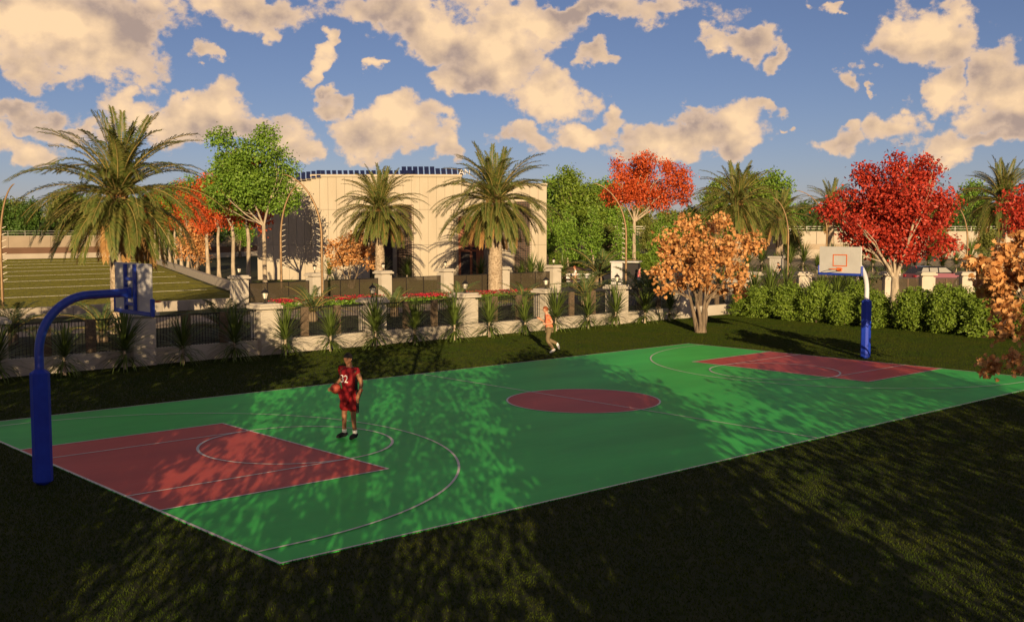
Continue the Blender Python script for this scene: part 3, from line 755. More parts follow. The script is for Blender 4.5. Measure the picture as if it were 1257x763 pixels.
# far boundary walls
def boundary(pts, label, h=3.25, step=3.0, bands=((0, .75, 'wall_pale'), (.75, 1.65, 'wall_brown'), (1.65, 3.25, 'wall_tan'))):
    t = empty('boundary_wall', (pts[0][0], pts[0][1], 0), 0, label, 'wall'); o = np.array(pts[0])
    for a, b in zip(pts[:-1], pts[1:]):
        a = np.array(a, float)-o; b = np.array(b, float)-o; L = np.linalg.norm(b-a); rz = math.atan2(b[1]-a[1], b[0]-a[0]); c = (a+b)/2
        for k, (z0, z1, m) in enumerate(bands[:-1]):
            MB().box((0, 0, (z0+z1)/2), (L, .5-.1*k, z1-z0)).build('wall_band', M[m], t, (c[0], c[1], 0), (0, 0, rz))
        z0, z1, m = bands[-1]; n = max(1, int(L/step)); me = MB().box((0, 0, (z0+z1)/2), (L/n-.05, .28, z1-z0), 0, .02).mesh('wall_panel', M[m])
        for i in range(n):
            p = a+(b-a)*(i+.5)/n; place('wall_panel', me, t, (p[0], p[1], 0), (0, 0, rz))
        MB().box((0, 0, z1+.06), (L, .4, .12)).build('coping', M['wall_pale'], t, (c[0], c[1], 0), (0, 0, rz))
        rl = MB()
        for i in range(int(L/2.4)): rl.box((-L/2+2.4*i+1.2, 0, z1+.47), (.05, .05, .7))
        for z in (.45, .8): rl.box((0, 0, z1+z), (L, .04, .04))
        rl.build('handrail', M['alu'], t, (c[0], c[1], 0), (0, 0, rz))
    return t
boundary([(-20, 154), (61, 154)], 'long tan boundary wall with brown band at the far end of the sports field')
boundary([(62, 134), (100, 158)], 'tan boundary wall with brown band behind the row of slim trunks')
pb = [GD(px, 165)[:2] for px in (660, 760, 880, 1000, 1120, 1300)]
boundary([tuple(p) for p in pb], 'long pale boundary wall beyond the sandy ground and car', bands=((0, 1.3, 'wall_pale'), (1.3, 2.1, 'wall_tan'), (2.1, 3.9, 'wall_pale')))

# ------------------------------------------------------------------ building
def building():
    dep = 98.0
    def X(px): return (px-628.5)/F_PX*dep           # metres along the facade
    t = empty('cream_building', tuple(GD(628.5, dep)), YAW-math.pi/2, 'cream clad hall with brown lattice screens and roof solar panels', 'building')
    def H(py): return CAM[2]+(277.6-py)/F_PX*dep
    hm, hl, hr = H(217.5), H(222), H(228)
    # local x to the right, local y away from the viewer
    blocks = [(X(316), X(384), hl, .35), (X(384), X(567), hm, 0.0), (X(567), X(671), hr, .5)]
    holes = [(X(455), X(482), 6.3, 'dark'), (X(488), X(508), 6.6, 'lattice'), (X(563), X(594), 5.6, 'door'), (X(632), X(652), 6.9, 'lattice')]
    for (x0, x1, h, y) in blocks:
        MB().box(((x0+x1)/2, y+12.2, h/2-.05), (x1-x0, 24, h+.1)).build('wall', M['facade_dark'], t)
        MB().box(((x0+x1)/2, y+.32, h+.10), (x1-x0+.1, .9, .22)).build('parapet', M['facade'], t)
        n = max(1, round((x1-x0)/.72)); w = (x1-x0)/n
        for i in range(n):
            xa = x0+i*w; xm = xa+w/2; z0 = -.05
            for (a, b, hh, k) in holes:
                if a-.2 < xm < b+.2: z0 = hh
            zs = [z for z in (z0, 3.1, 6.2, h-.02) if z0 <= z <= h]
            zs = sorted(set([z0]+[z for z in (3.1, 6.2) if z > z0+.3]+[h-.02]))
            for za, zb in zip(zs[:-1], zs[1:]):
                MB().box((xm, y+.10, (za+zb)/2), (w-.02, .14, zb-za-.02)).build('cladding_panel', M['facade'], t)
    for (a, b, hh, k) in holes:
        y = .5 if a > X(567)-.1 else 0.0
        if a < X(567) < b: y = .0
        nm = {'dark': 'dark_window', 'lattice': 'lattice_screen', 'door': 'entrance'}[k]
        bk = MB().box(((a+b)/2, y+.12, hh/2), (b-a, .06, hh)).build(nm, M['dark'] if k != 'dark' else M['glass_dark'], t)
        fr = MB()
        if k == 'lattice':
            n = 7
            for i in range(n+1): fr.box((a+(b-a)*i/n, y+.04, hh/2), (.05, .06, hh))
            nz = int(hh/.2)
            for i in range(nz+1): fr.box(((a+b)/2, y+.035, hh*i/nz), (b-a, .05, .055))
            fr.build('lattice', M['lattice'], bk)
        elif k == 'door':
            for xx in (a+.12, (a+b)/2, b-.12): fr.box((xx, y+.04, hh/2), (.2, .08, hh))
            for zz in (2.6, hh-.1): fr.box(((a+b)/2, y+.035, zz), (b-a, .07, .2))
            fr.box((b-.42, y+.045, hh/2), (.5, .05, hh))
            fr.box(((a+b)/2, y+.05, 4.2), (b-a, .05, 2.6))
            fr.build('door_frame', M['door'], bk)
        else:
            for xx in np.linspace(a, b, 4): fr.box((xx, y+.04, hh/2), (.08, .06, hh))
            fr.build('frame', M['iron'], bk)
    # pierced light column beside the entrance
    pc = MB()
    for i in range(26):
        for j in range(3): pc.box((X(553)+.12+.24*j, -.02, .9+i*.21), (.13, .05, .12), .78)
    pc.build('pierced_column', M['facade_dark'], t)
    # solar panels
    def sp(x, w, hgt, z, y):
        tl = -R(34); o = place('solar_panel', SPM, t, (x, y, z), (tl, 0, 0), (w, 1, hgt)); place('frame', SPF, o)
    SPM = MB().add([(-.45, 0, 0), (.45, 0, 0), (.27, 0, 1), (-.63, 0, 1), (-.45, .04, 0), (.45, .04, 0), (.27, .04, 1), (-.63, .04, 1)], [(0, 1, 2, 3), (7, 6, 5, 4), (0, 4, 5, 1), (1, 5, 6, 2), (2, 6, 7, 3), (3, 7, 4, 0)]).mesh('solar_panel', M['solar'])
    SPF = MB().box((0, .07, .02), (1.0, .06, .06)).box((-.1, .07, .5), (1.0, .05, .05)).mesh('frame', M['alu'])
    for i in range(5): sp(X(369)+i*.36*1.25, .40, .75, hl+.05+.06*i, -.25)
    for i in range(17): sp(X(398)+i*.50, .40, .50, hm+.18, .3)
    for i in range(11): sp(X(497)+i*.50, .44, .92 if i < 6 else .72, hm+.18, .3)
    cu = bpy.data.curves.new('roof_letters', 'FONT'); cu.body = 'AN'; cu.size = .72; cu.extrude = .04
    tmp = bpy.data.objects.new('tmp', cu); col.objects.link(tmp)
    me = bpy.data.meshes.new_from_object(tmp.evaluated_get(bpy.context.evaluated_depsgraph_get())); bpy.data.objects.remove(tmp)
    me.materials.append(M['white']); place('roof_letters', me, t, (X(563.5), .3, hm+.2), (math.pi/2, 0, 0))
    return t
building()

# ------------------------------------------------------------------ arched lamps
def arch_lamp(base, h, reach, ang, label, r=.068, fins=True):
    t = empty('arched_lamp', tuple(base), ang, label, 'street lamp', 'arched bronze lamps')
    z1 = h*.52
    path = [(0, 0, -.05), (0, 0, z1*.5), (0, 0, z1)]+[(reach*(1-math.cos(a)), 0, z1+(h-z1)*math.sin(a)*1.0) for a in np.linspace(.1, 1.36, 16)]
    MB().tube(path, [r*1.15]*3+[r*(1.1-.045*i) for i in range(16)], 10).build('curved_post', M['bronze'], t)
    MB().box((0, 0, .03), (.4, .4, .06)).build('base_plate', M['bronze'], t)
    if fins:
        for k in range(9):
            z = z1*.55+.33*k
            f = MB().tube([(.05, 0, z), (.30, 0, z+.10)], [.02, .012], 5)
            f.build('fin', M['lamp_glass'], t)
    p = path[-1]; q = path[-3]
    MB().tube([q, p, (p[0]+(p[0]-q[0])*.5, 0, p[2]+(p[2]-q[2])*.15)], [r*.5, r*.42, r*.15], 8).build('lamp_head', M['bronze'], t)
    return t
aR = YAW-math.pi/2
def LB(px, py): return G(px, py)
arch_lamp(GD(346, 69), 7.4, 1.5, aR, 'arched bronze lamp leaning towards the building palm, nearer the tree row')
arch_lamp(GD(396, 64), 7.75, 2.5, aR+math.pi, 'arched bronze lamp leaning towards the leafy green tree')
arch_lamp(GD(3.5, 56), 6.9, .95, aR, 'arched bronze lamp standing beside the sports field')
arch_lamp(GD(768, 76), 7.7, 2.6, aR+math.pi, 'arched bronze lamp beside the white kiosk')
arch_lamp(GD(966, 96), 7.2, 1.6, aR+math.pi, 'arched bronze lamp beside the cyclist', fins=False)
arch_lamp(GD(1013, 100), 8.0, 3.3, aR+math.pi, 'arched bronze lamp behind the backboard near the far hoop', fins=False)
arch_lamp(GD(1185, 90), 6.6, 1.5, aR+math.pi, 'arched bronze lamp behind the mauve car', fins=False)

# ------------------------------------------------------------------ palms
palm(GD(148, 49), 6.05, .42, .93, 1, 'largest date palm with drooping brown fronds behind the hoop backboard')
palm(GD(467, 78), 5.85, .34, .76, 2, 'smaller date palm between the orange garden tree and the entrance')
palm(GD(608, 76), 6.40, .50, .99, 3, 'thick trunked date palm in front of the building entrance')
palm(GD(903, 100), 6.7, .45, .97, 4, 'date palm rising behind the orange leaved lawn tree')
palm(GD(955, 118), 5.6, .40, .85, 5, 'shaded date palm beside the cyclist', counts=(7, 12, 16, 17, 16, 12, 7))
palm(GD(1018, 140), 7.0, .42, .92, 6, 'far slim date palm behind the hoop backboard with the red square', counts=(7, 12, 16, 17, 16, 12, 7))
palm(GD(1112, 120), 8.6, .42, .8, 7, 'date palm mostly hidden by the bright red tree', counts=(6, 9, 12, 12, 9, 4, 2))
palm(GD(1226, 98), 6.9, .42, .95, 8, 'date palm beyond the mauve car and red tree')

# ------------------------------------------------------------------ lawn trees seen in full
rg0 = np.random.default_rng(77)
b = G(860, 408)
L = [(828, 300, 26, 22), (866, 288, 28, 24), (905, 302, 26, 20), (926, 298, 16, 11), (820, 330, 19, 16), (852, 332, 24, 18), (893, 333, 22, 18), (840, 274, 15, 11), (880, 272, 17, 11), (813, 352, 11, 9), (905, 355, 14, 11), (872, 312, 24, 20), (845, 312, 20, 18), (868, 350, 14, 9)]
L = [(x, y, a*.94, h*.94) for x, y, a, h in L]+[(835, 350, 14, 10), (888, 356, 13, 9), (862, 348, 14, 9), (803, 338, 9, 8), (932, 304, 10, 8)]
make_tree('orange_tree', b, px_lobes(b, dep_of(b), L, rg0, back=.7), M['leaf_orange'], M['bark'], 31, fork=1.45, r0=.165, leaf=.15, per_m2=3.3, clump=.24, per=11, outb=.1, stems=6, spread=.085, label='many stemmed orange leaved tree on the lawn beside the court', group=None, shape=MAPLE, twigs=4)
b = GD(1098, 58)
L = [(1100, 240, 42, 34), (1062, 215, 20, 16), (1130, 211, 22, 17), (1030, 258, 22, 15), (1156, 250, 22, 20), (1092, 204, 18, 14), (1095, 282, 38, 18), (1052, 288, 22, 13), (1136, 284, 26, 14), (1072, 242, 26, 26), (1112, 312, 20, 10), (1142, 225, 16, 16), (1045, 238, 12, 10), (1165, 272, 14, 10), (1120, 262, 26, 22), (1072, 302, 22, 11), (1128, 306, 24, 12), (1150, 300, 18, 12), (1058, 276, 20, 14), (1098, 300, 26, 13), (1040, 275, 14, 9)]
make_tree('red_tree', b, px_lobes(b, 58, L, rg0), M['leaf_red'], M['bark_pale'], 32, fork=2.1, r0=.25, leaf=.19, per_m2=5.6, clump=.36, per=11, label='bright red leaved tree with pale forked trunk behind the hedge')
b = GD(1268, 60)
L = [(1245, 250, 20, 18), (1250, 275, 20, 14), (1275, 240, 26, 22), (1290, 262, 26, 20), (1270, 285, 26, 14)]
make_tree('red_tree', b, px_lobes(b, 60, L, rg0), M['leaf_red'], M['bark_pale'], 33, fork=2.4, r0=.25, leaf=.19, per_m2=4.0, clump=.36, per=10, label='smaller red leaved tree above the near orange branches')
b = GD(1375, 26)
L = [(1245, 312, 18, 16), (1258, 296, 14, 12), (1222, 330, 17, 12), (1200, 322, 11, 10), (1238, 345, 18, 15), (1235, 378, 15, 14), (1228, 405, 14, 12), (1262, 330, 25, 25), (1288, 320, 30, 26), (1222, 452, 15, 9), (1245, 440, 10, 9), (1265, 400, 12, 12), (1290, 420, 22, 18), (1345, 300, 30, 24), (1390, 340, 40, 34)]
make_tree('orange_tree', b, px_lobes(b, 26, L, rg0, .7, .25), M['leaf_orange'], M['bark'], 34, fork=2.0, r0=.17, leaf=.155, per_m2=9.0, clump=.20, per=10, outb=.1, shape=MAPLE, label='near orange leaved tree with low branches reaching over the court corner', twigs=5)

# the row of slim trunked trees beside the field
pr0 = np.array([26.3+1.5, 45.6]); dr = np.array([33.7, 93.4]); dr /= np.linalg.norm(dr)
def row_at(px):
    v = ray(px, 381.5)[:2]; A_ = np.array([[dr[0], -v[0]], [dr[1], -v[1]]]); s = np.linalg.solve(A_, CAM[:2]-pr0); p = pr0+dr*s[0]; return np.array([p[0], p[1], 0.0])
b = row_at(326); dp = dep_of(b)
L = [(320, 190, 33, 22), (275, 172, 18, 14), (285, 203, 28, 22), (345, 208, 22, 22), (320, 232, 38, 20), (270, 232, 20, 20), (356, 240, 13, 15), (330, 166, 16, 11), (300, 214, 28, 26), (295, 248, 24, 12), (340, 252, 22, 9), (262, 250, 12, 8)]
make_tree('green_tree', b, px_lobes(b, dp, L, rg0), M['leaf_green'], M['bark_pale'], 41, fork=4.9, r0=.16, leaf=.21, per_m2=4.4, clump=.40, per=11, label='tall leafy green tree at the near end of the trunk row', group=None)
rows = [305.6, 287, 270, 256.5, 244, 232, 224, 217, 210, 204, 198, 192, 187]
kinds = ['r', 'g', 'r', 'r', 'g', 'r', 'g', 'r', 'g', 'r', 'g', 'r', 'g']
proto = {}
for i, (px, k) in enumerate(zip(rows, kinds)):
    b = row_at(px); lab = ORD[kinds[:i].count(k)]+' slim trunked '+('red' if k == 'r' else 'green')+' leaved tree of the field row counted from the building'; gr = 'red trees of the row' if k == 'r' else 'green trees of the row'
    if k not in proto:
        rg = np.random.default_rng(50+i)
        z0, z1 = (5.0, 9.8) if k == 'r' else (5.6, 10.2)
        t = make_tree('red_tree' if k == 'r' else 'green_tree', b, std_lobes(rg, 2.5, z0, z1, 10), M['leaf_redorange'] if k == 'r' else M['leaf_green'], M['bark_pale'], 60+i, fork=4.6, r0=.17, leaf=.22, per_m2=2.5, clump=.42, per=9, label=lab, group=gr)
        proto[k] = t
    else:
        t = copy_tree(proto[k]); t['label'] = lab; t.location = tuple(b); t.rotation_euler = (0, 0, i*1.3); s = .9+.05*((i*3) % 5); t.scale = (s, s, .95+.03*((i*5) % 5))
# garden tree by the building
b = GD(432, 84)
L = [(432, 300, 22, 14), (412, 305, 12, 12), (450, 308, 13, 12), (428, 318, 22, 10), (440, 290, 12, 8), (455, 325, 8, 7), (412, 322, 9, 7)]
make_tree('orange_tree', b, px_lobes(b, 84, L, rg0), M['leaf_orange'], M['bark'], 71, fork=1.0, r0=.12, leaf=.22, per_m2=3.4, clump=.32, per=9, stems=5, label='small orange leaved tree in the garden against the building', shape=KITE)
b = GD(240, 112)
make_tree('orange_tree', b, std_lobes(np.random.default_rng(9), 2.2, 1.6, 4.6, 8), M['leaf_orange'], M['bark'], 72, fork=1.2, r0=.14, leaf=.24, per_m2=2.6, clump=.4, per=8, stems=4, label='small orange leaved tree behind the row of slim trunks')
b = GD(778, 112)
L = [(760, 215, 12, 12), (787, 212, 22, 20), (830, 222, 22, 20), (770, 238, 28, 16), (806, 244, 26, 14), (750, 240, 12, 12), (790, 198, 15, 10), (841, 238, 12, 13), (756, 200, 7, 6), (820, 204, 12, 8)]
make_tree('red_tree', b, px_lobes(b, 112, L, rg0), M['leaf_redorange'], M['bark_pale'], 73, fork=5.3, r0=.20, leaf=.25, per_m2=3.2, clump=.5, per=10, label='tall red orange tree behind the white kiosk')

# clipped conical trees by the road
cone_l = [((0, 0, 2.0), (.75, .75, .5)), ((0.1, 0, 2.7), (.85, .85, .6)), ((0, .1, 3.4), (.75, .75, .6)), ((-.05, 0, 4.1), (.55, .55, .6)), ((0, 0, 4.7), (.35, .35, .5))]
cproto = None
for i, (px, dp_, s) in enumerate([(697, 96, 1.02), (728, 104, 1.05), (764, 100, 1.0), (809, 96, .92), (672, 108, 1.1), (845, 108, 1.0)]):
    b = GD(px, dp_); lab = ['slender clipped tree behind the person in white', 'slender clipped tree behind the tall cycad', 'slender clipped tree behind the white kiosk', 'slender clipped tree beside the orange lawn tree', 'slender clipped tree at the building corner', 'slender clipped tree hidden behind the orange lawn tree'][i]
    if cproto is None: cproto = t = make_tree('conical_tree', b, cone_l, M['leaf_green'], M['bark_pale'], 81, fork=1.6, r0=.08, leaf=.16, per_m2=6, clump=.25, per=10, label=lab, group='clipped trees along the road')
    else: t = copy_tree(cproto); t['label'] = lab; t.location = tuple(b); t.rotation_euler = (0, 0, i*1.1)
    t.scale = (s*1.25, s*1.25, s*1.22)
# far trees
FT_ = {}
def far_tree(px, dp_, kind, s, label, group, i):
    if kind not in FT_:
        rg = np.random.default_rng(hash_k[kind]); m, z0, z1, w = {'g': ('leaf_green', 2.6, 9.2, 3.4), 'd': ('leaf_dark', 2.0, 8.0, 3.4), 'o': ('leaf_olive', 2.0, 7.6, 3.8), 'l': ('leaf_lime', 3.0, 10.4, 3.0)}[kind]
        FT_[kind] = t = make_tree({'g': 'green_tree', 'd': 'dark_green_tree', 'o': 'olive_tree', 'l': 'green_tree'}[kind], (0, 0, 0), std_lobes(rg, w, z0, z1, 13, .36), M[m], M['bark'], hash_k[kind], fork=2.0, r0=.24, leaf=.36, per_m2=1.7, clump=.62, per=9)
    else: t = copy_tree(FT_[kind])
    t.location = tuple(GD(px, dp_)); t.rotation_euler = (0, 0, i*2.1); t.scale = (s, s, s*(.92+.04*(i % 5)))
    tag(t, label, 'tree', group); return t
hash_k = {'g': 101, 'd': 102, 'o': 103, 'l': 104}
knd = {'g': 'mid green', 'd': 'dark green', 'o': 'olive green', 'l': 'bright green'}
i = 0; cnt = {}; cnt2 = {}
for (px, dp_, k, s) in [(-30, 168, 'o', 1.1), (5, 172, 'd', 1.05), (42, 166, 'd', 1.0), (78, 175, 'o', 1.15), (112, 182, 'o', 1.1), (150, 172, 'l', .9), (190, 170, 'g', 1.0), (225, 176, 'o', 1.0), (262, 168, 'd', .9), (296, 172, 'g', .9), (20, 196, 'o', 1.3), (90, 200, 'g', 1.2), (160, 200, 'd', 1.2)]:
    cnt[k] = cnt.get(k, -1)+1; far_tree(px, dp_, k, s, ORD[cnt[k]]+' '+knd[k]+' tree beyond the field wall counted from the field lamp', knd[k]+' trees beyond the field wall', i); i += 1
for (px, dp_, k, s) in [(682, 150, 'g', 1.15), (700, 142, 'l', 1.05), (722, 150, 'l', 1.05), (738, 165, 'g', 1.25), (660, 160, 'd', 1.1), (752, 178, 'o', 1.0), (785, 176, 'o', .95), (818, 178, 'o', 1.0), (850, 172, 'o', 1.0), (878, 165, 'l', 1.1), (925, 160, 'l', 1.1), (948, 172, 'g', 1.25), (985, 180, 'd', 1.1), (1010, 186, 'o', 1.0), (742, 152, 'o', .62), (772, 150, 'd', .5), (800, 154, 'o', .66), (832, 150, 'g', .7), (862, 152, 'o', .7), (895, 150, 'g', .62), (972, 156, 'o', .5), (1150, 150, 'o', .55), (1210, 148, 'o', .6),
                        (1040, 182, 'd', 1.1), (1075, 190, 'g', 1.1), (1165, 176, 'd', 1.0), (1190, 182, 'g', 1.15), (1215, 186, 'o', 1.1), (1245, 178, 'd', 1.1), (1280, 182, 'g', 1.2), (915, 190, 'o', 1.0), (1140, 190, 'o', 1.1), (1320, 180, 'o', 1.1)]:
    cnt2[k] = cnt2.get(k, -1)+1; far_tree(px, dp_, k, s, ORD[cnt2[k]]+' '+knd[k]+' tree beyond the pale wall counted from the building', knd[k]+' trees beyond the pale wall', i); i += 1

# trees on the lawn behind the viewer: their long shadows lie over the court
ax = np.array([math.cos(SUN_AZ), math.sin(SUN_AZ), 0]); bx_ = np.array([math.sin(SUN_AZ), -math.cos(SUN_AZ), 0])
def shade_tree(lat, s, lobes, seed, leafm, label, per_m2, leaf=.24, clump=.5, per=10, r0=.28, fork=2.4):
    b = np.array([CAM[0], CAM[1], 0])+ax*s+bx_*lat
    LL = [(bx_*l+ax*d_+np.array([0, 0, z*1.16]), (r, r, rz*1.1)) for (l, d_, z, r, rz) in lobes]
    make_tree({'leaf_dark': 'dark_green_tree', 'leaf_green': 'green_tree', 'leaf_olive': 'olive_tree'}[leafm], b, LL, M[leafm], M['bark'], seed, fork=fork, r0=r0, leaf=leaf, per_m2=per_m2, clump=clump, per=per, label=label)
shade_tree(-9.6, -15, [(0, 0, 6, 3.4, 2.6), (-2, 0, 9, 2.6, 2.2), (2, .5, 8.6, 2.5, 2.2), (0, 0, 11, 2.6, 1.8), (2.6, 0, 5.4, 2.0, 1.6), (-2.6, 0, 5, 2.2, 1.6), (-1, 1, 12.4, 2, 1.2), (3.0, 0, 6.9, 1.8, 1.6),
                       (3.7, 0, 4.9, 1.3, 1.2), (3.8, .4, 7.9, 1.1, 1.3), (0, 0, 4.1, 2.6, 1.1), (2.6, 0, 3.9, 1.9, 1.0), (-3, 0, 4.1, 2.0, 1.0), (2.4, 0, 9.6, 1.4, 1.0), (1.4, 0, 11.2, 1.8, 1.2), (4.7, 0, 5.2, .75, .9), (4.6, 0, 6.9, .65, .9), (4.8, .3, 8.7, .7, .8)], 201, 'leaf_dark', 'broad dark green tree on the lawn facing the blue hoop', 3.4)
shade_tree(-0.9, -15, [(0, 0, 6, 1.8, 1.7), (-1.2, .5, 8.4, 1.6, 1.5), (1.2, 0, 8.0, 1.5, 1.5), (0, 0, 10.6, 2.0, 1.5), (-1.4, 0, 5, 1.3, 1.2), (1.2, 0, 4.8, 1.4, 1.2), (.8, .3, 12.2, 1.6, 1.0), (-1.6, 0, 6.8, 1.1, 1.0), (1.7, 0, 6.3, 1.0, 1.0), (-1.4, 0, 12, 1.2, 1.0), (0, 0, 4, 1.8, .8), (-2.6, 0, 5.8, .8, .9), (-2.5, 0, 7.6, .8, .9)], 202, 'leaf_green', 'open crowned green tree on the lawn facing the court', 1.28, leaf=.165, clump=.62, per=24)
shade_tree(4.3, -15, [(0, 0, 5.6, 2.2, 2.0), (-1, .5, 7.4, 1.7, 1.5), (1.0, 0, 7.2, 1.7, 1.5), (0, 0, 8.4, 1.7, 1.0), (-1.0, 0, 4.4, 1.7, 1.2), (1.0, 0, 4.3, 1.7, 1.2), (-1.9, 0, 5.2, 1.0, 1.2), (-1.8, 0, 6.5, .9, 1.0), (0, 0, 3.5, 2.0, .8)], 203, 'leaf_dark', 'round dark green tree on the lawn facing the centre circle', 4.0)
shade_tree(13.0, -15, [(0, 0, 5.8, 2.8, 2.0), (-2.4, .5, 5.8, 2.0, 1.4), (2.6, 0, 6.8, 2.0, 1.6), (1.5, 0, 7.9, 1.8, 1.3), (-1.0, 0, 4.3, 2.4, 1.2), (3.2, 0, 5.0, 2.0, 1.5), (-3.4, 0, 4.5, 1.7, 1.1), (3.4, 0, 3.9, 2.0, 1.0), (-2.8, 0, 7.5, 1.4, .9), (-1.2, .3, 8.0, 1.4, .9), (.4, 0, 8.3, 1.3, .8)], 204, 'leaf_olive', 'spreading olive green tree on the lawn facing the far key', 1.6, leaf=.18, clump=.62, per=20)
shade_tree(8.0, -15.6, [(0, 0, 5.0, 1.2, .9), (-.3, .4, 6.0, .9, .7), (.5, 0, 4.0, 1.1, .8), (.1, 0, 6.9, 1.0, .7), (1.2, .3, 6.0, 1.0, .8)], 206, 'leaf_olive', 'small thin olive green tree between two larger lawn trees', 1.0, leaf=.25, r0=.12)
shade_tree(-18.5, -14, [(0, 0, 6, 3.2, 2.6), (2.2, 0, 8.6, 2.6, 2.2), (-2, .5, 8.6, 2.6, 2.2), (0, 0, 11, 3, 2.0), (1, 0, 13.2, 2.2, 1.6), (3, 0, 5, 2.4, 1.6)], 205, 'leaf_dark', 'tallest dark green tree on the lawn facing the sports field', 2.8)

# ------------------------------------------------------------------ hedge and plants
def shrub_mesh(seed):
    rg = np.random.default_rng(seed); lb = []
    for k in range(9):
        a = 2.4*k; z = .35+1.25*(k/9); q = .42*(1-.45*(k/9)); lb.append(((math.cos(a)*q, math.sin(a)*q, z), (.55, .55, .48)))
    P, O = lobe_leaves(lb, rg, 15, .14, 12); P[:, 2] = np.maximum(P[:, 2], .02)
    return leaf_mesh('foliage', P, O, .115, rg, KITE, M['leaf_lime'])
SH = [shrub_mesh(s) for s in (301, 302, 303)]
STEM = MB().tube([(0, 0, -.05), (.02, 0, .5), (0, .02, 1.2)], [.05, .04, .02], 6).mesh('stem', M['bark'])
hd = [(40.6, 21.4, .92), (40.2, 20.0, .95), (40.0, 18.3, 1.0), (39.8, 16.6, 1.0), (39.6, 14.9, .98), (39.5, 13.2, 1.0), (39.3, 11.4, 1.05), (39.2, 9.6, 1.08), (39.0, 7.7, 1.12), (38.9, 5.8, 1.1), (38.8, 4.0, 1.1),
      (42.0, 15.5, 1.0), (41.8, 12.0, 1.08), (41.5, 10.0, 1.12), (41.4, 8.2, 1.15), (41.2, 6.2, 1.15), (39.0, 2.2, 1.1)]
for i, (x, y, s) in enumerate(hd):
    t = empty('hedge_shrub', (x, y, 0), i*1.9, ORD[i-11]+' shrub of the back hedge row counted from the orange lawn tree' if 11 <= i <= 15 else ORD[min(i, 11)]+' rounded shrub of the front hedge row counted from the orange lawn tree', 'shrub', 'back row hedge shrubs' if 11 <= i <= 15 else 'front row hedge shrubs')
    place('stem', STEM, t); v = (1.0, 1.13, .9, 1.06, .86, 1.1, .95)[i % 7]; place('foliage', SH[i % 3], t, scale=(s*v, s*(2-v), s*(.84+.075*((i*5) % 4))))
yl = {0: 'beside the blue hoop pole', 1: 'in front of the railings behind the blue hoop arm', 2: 'below the hoop backboard'}
for i in range(17):
    x = 3.16+2.0*i
    yucca(x, 22.05-.1*(i % 2), i, ORD[i]+' spiky yucca along the front fence counted from the blue hoop', 'yuccas along the front fence', 1.05)
for i, (px, dp_) in enumerate([(800, 60.5), (822, 61), (905, 62.5), (926, 63), (945, 63), (965, 63.5), (1008, 62.5), (1027, 62.5), (1041, 62.5), (888, 63), (1060, 63)]):
    p = GD(px, dp_); yucca(p[0], p[1], i, ORD[sorted([800, 822, 905, 926, 945, 965, 1008, 1027, 1041, 888, 1060]).index(px)]+' spiky yucca behind the hedge counted from the white kiosk', 'yuccas behind the hedge', 1.35)
for i, (px, dp_, s, lab) in enumerate([(275, 46, 1.0, 'cycad behind the railings near the field border'), (125, 45, .95, 'cycad behind the railings below the largest palm'), (14, 44, 1.0, 'cycad behind the railings beside the field lamp'), (384, 55, 1.0, 'cycad below the paired arched lamps'), (484, 58, .95, 'cycad before the smaller garden palm'),
                                       (562, 62, .95, 'cycad before the entrance behind a fence pillar'), (642, 60, 1.0, 'cycad beside the thick trunked palm'), (718, 66, 1.15, 'cycad beside the road gate'), (790, 64, 1.35, 'large dark cycad below the person in pink'), (957, 74, 1.1, 'cycad below the cyclist'), (735, 88, 1.7, 'tall cycad behind the white bench'), (1070, 72, 1.0, 'cycad behind the red tree trunk')]):
    p = GD(px, dp_); cycad(p[0], p[1], 400+i, lab, s*1.35)
# flower beds
def bed(c, L, W, rz, seed, label, n=500):
    rg = np.random.default_rng(seed); t = empty('flower_bed', (c[0], c[1], 0), rz, label, 'flower bed', 'red flower beds before the garden fence')
    P = np.stack([rg.uniform(-L/2, L/2, n*2), rg.uniform(-W/2, W/2, n*2), rg.uniform(.02, .42, n*2)], 1); O = np.tile([0, 0, 1.0], (n*2, 1))
    o = place('leaves', leaf_mesh('leaves', P, O, .16, rg, KITE, M['leaf_green']), t); o['kind'] = 'stuff'
    cl = rg.uniform(-L/2, L/2, 40)
    P = np.stack([np.clip(rg.choice(cl, n)+rg.normal(size=n)*.18, -L/2, L/2), rg.uniform(-W/2, W/2, n), rg.uniform(.42, .62, n)], 1)
    o = place('blossoms', leaf_mesh('blossoms', P, np.tile([0, 0, 1.0], (n, 1)), .13, rg, KITE, M['petal']), t); o['kind'] = 'stuff'
    MB().box((0, 0, .06), (L+.1, W+.1, .14)).build('edging', M['soil'], t)
for i, (px, dp_, L_) in enumerate([(352, 63, 1.7), (437, 66, 3.6), (523, 68, 3.2), (602, 71, 3.4), (640, 72.5, 2.0), (395, 64.5, 1.0)]):
    p = GD(px, dp_); bed(p, L_, 1.1, 0, 500+i, ['short red flower bed below the first arched lamp', 'long red flower bed before the orange garden tree', 'red flower bed before the sunlit facade panels', 'red flower bed at the foot of the thick trunked palm', 'small red flower bed beside the garden corner pillar', 'tiny red flower bed at the second arched lamp'][i], int(170*L_))
p = GD(975, 84); bed(p, 3.0, 1.0, 0, 520, 'red flower bed beside the far roadside lamp', 500)
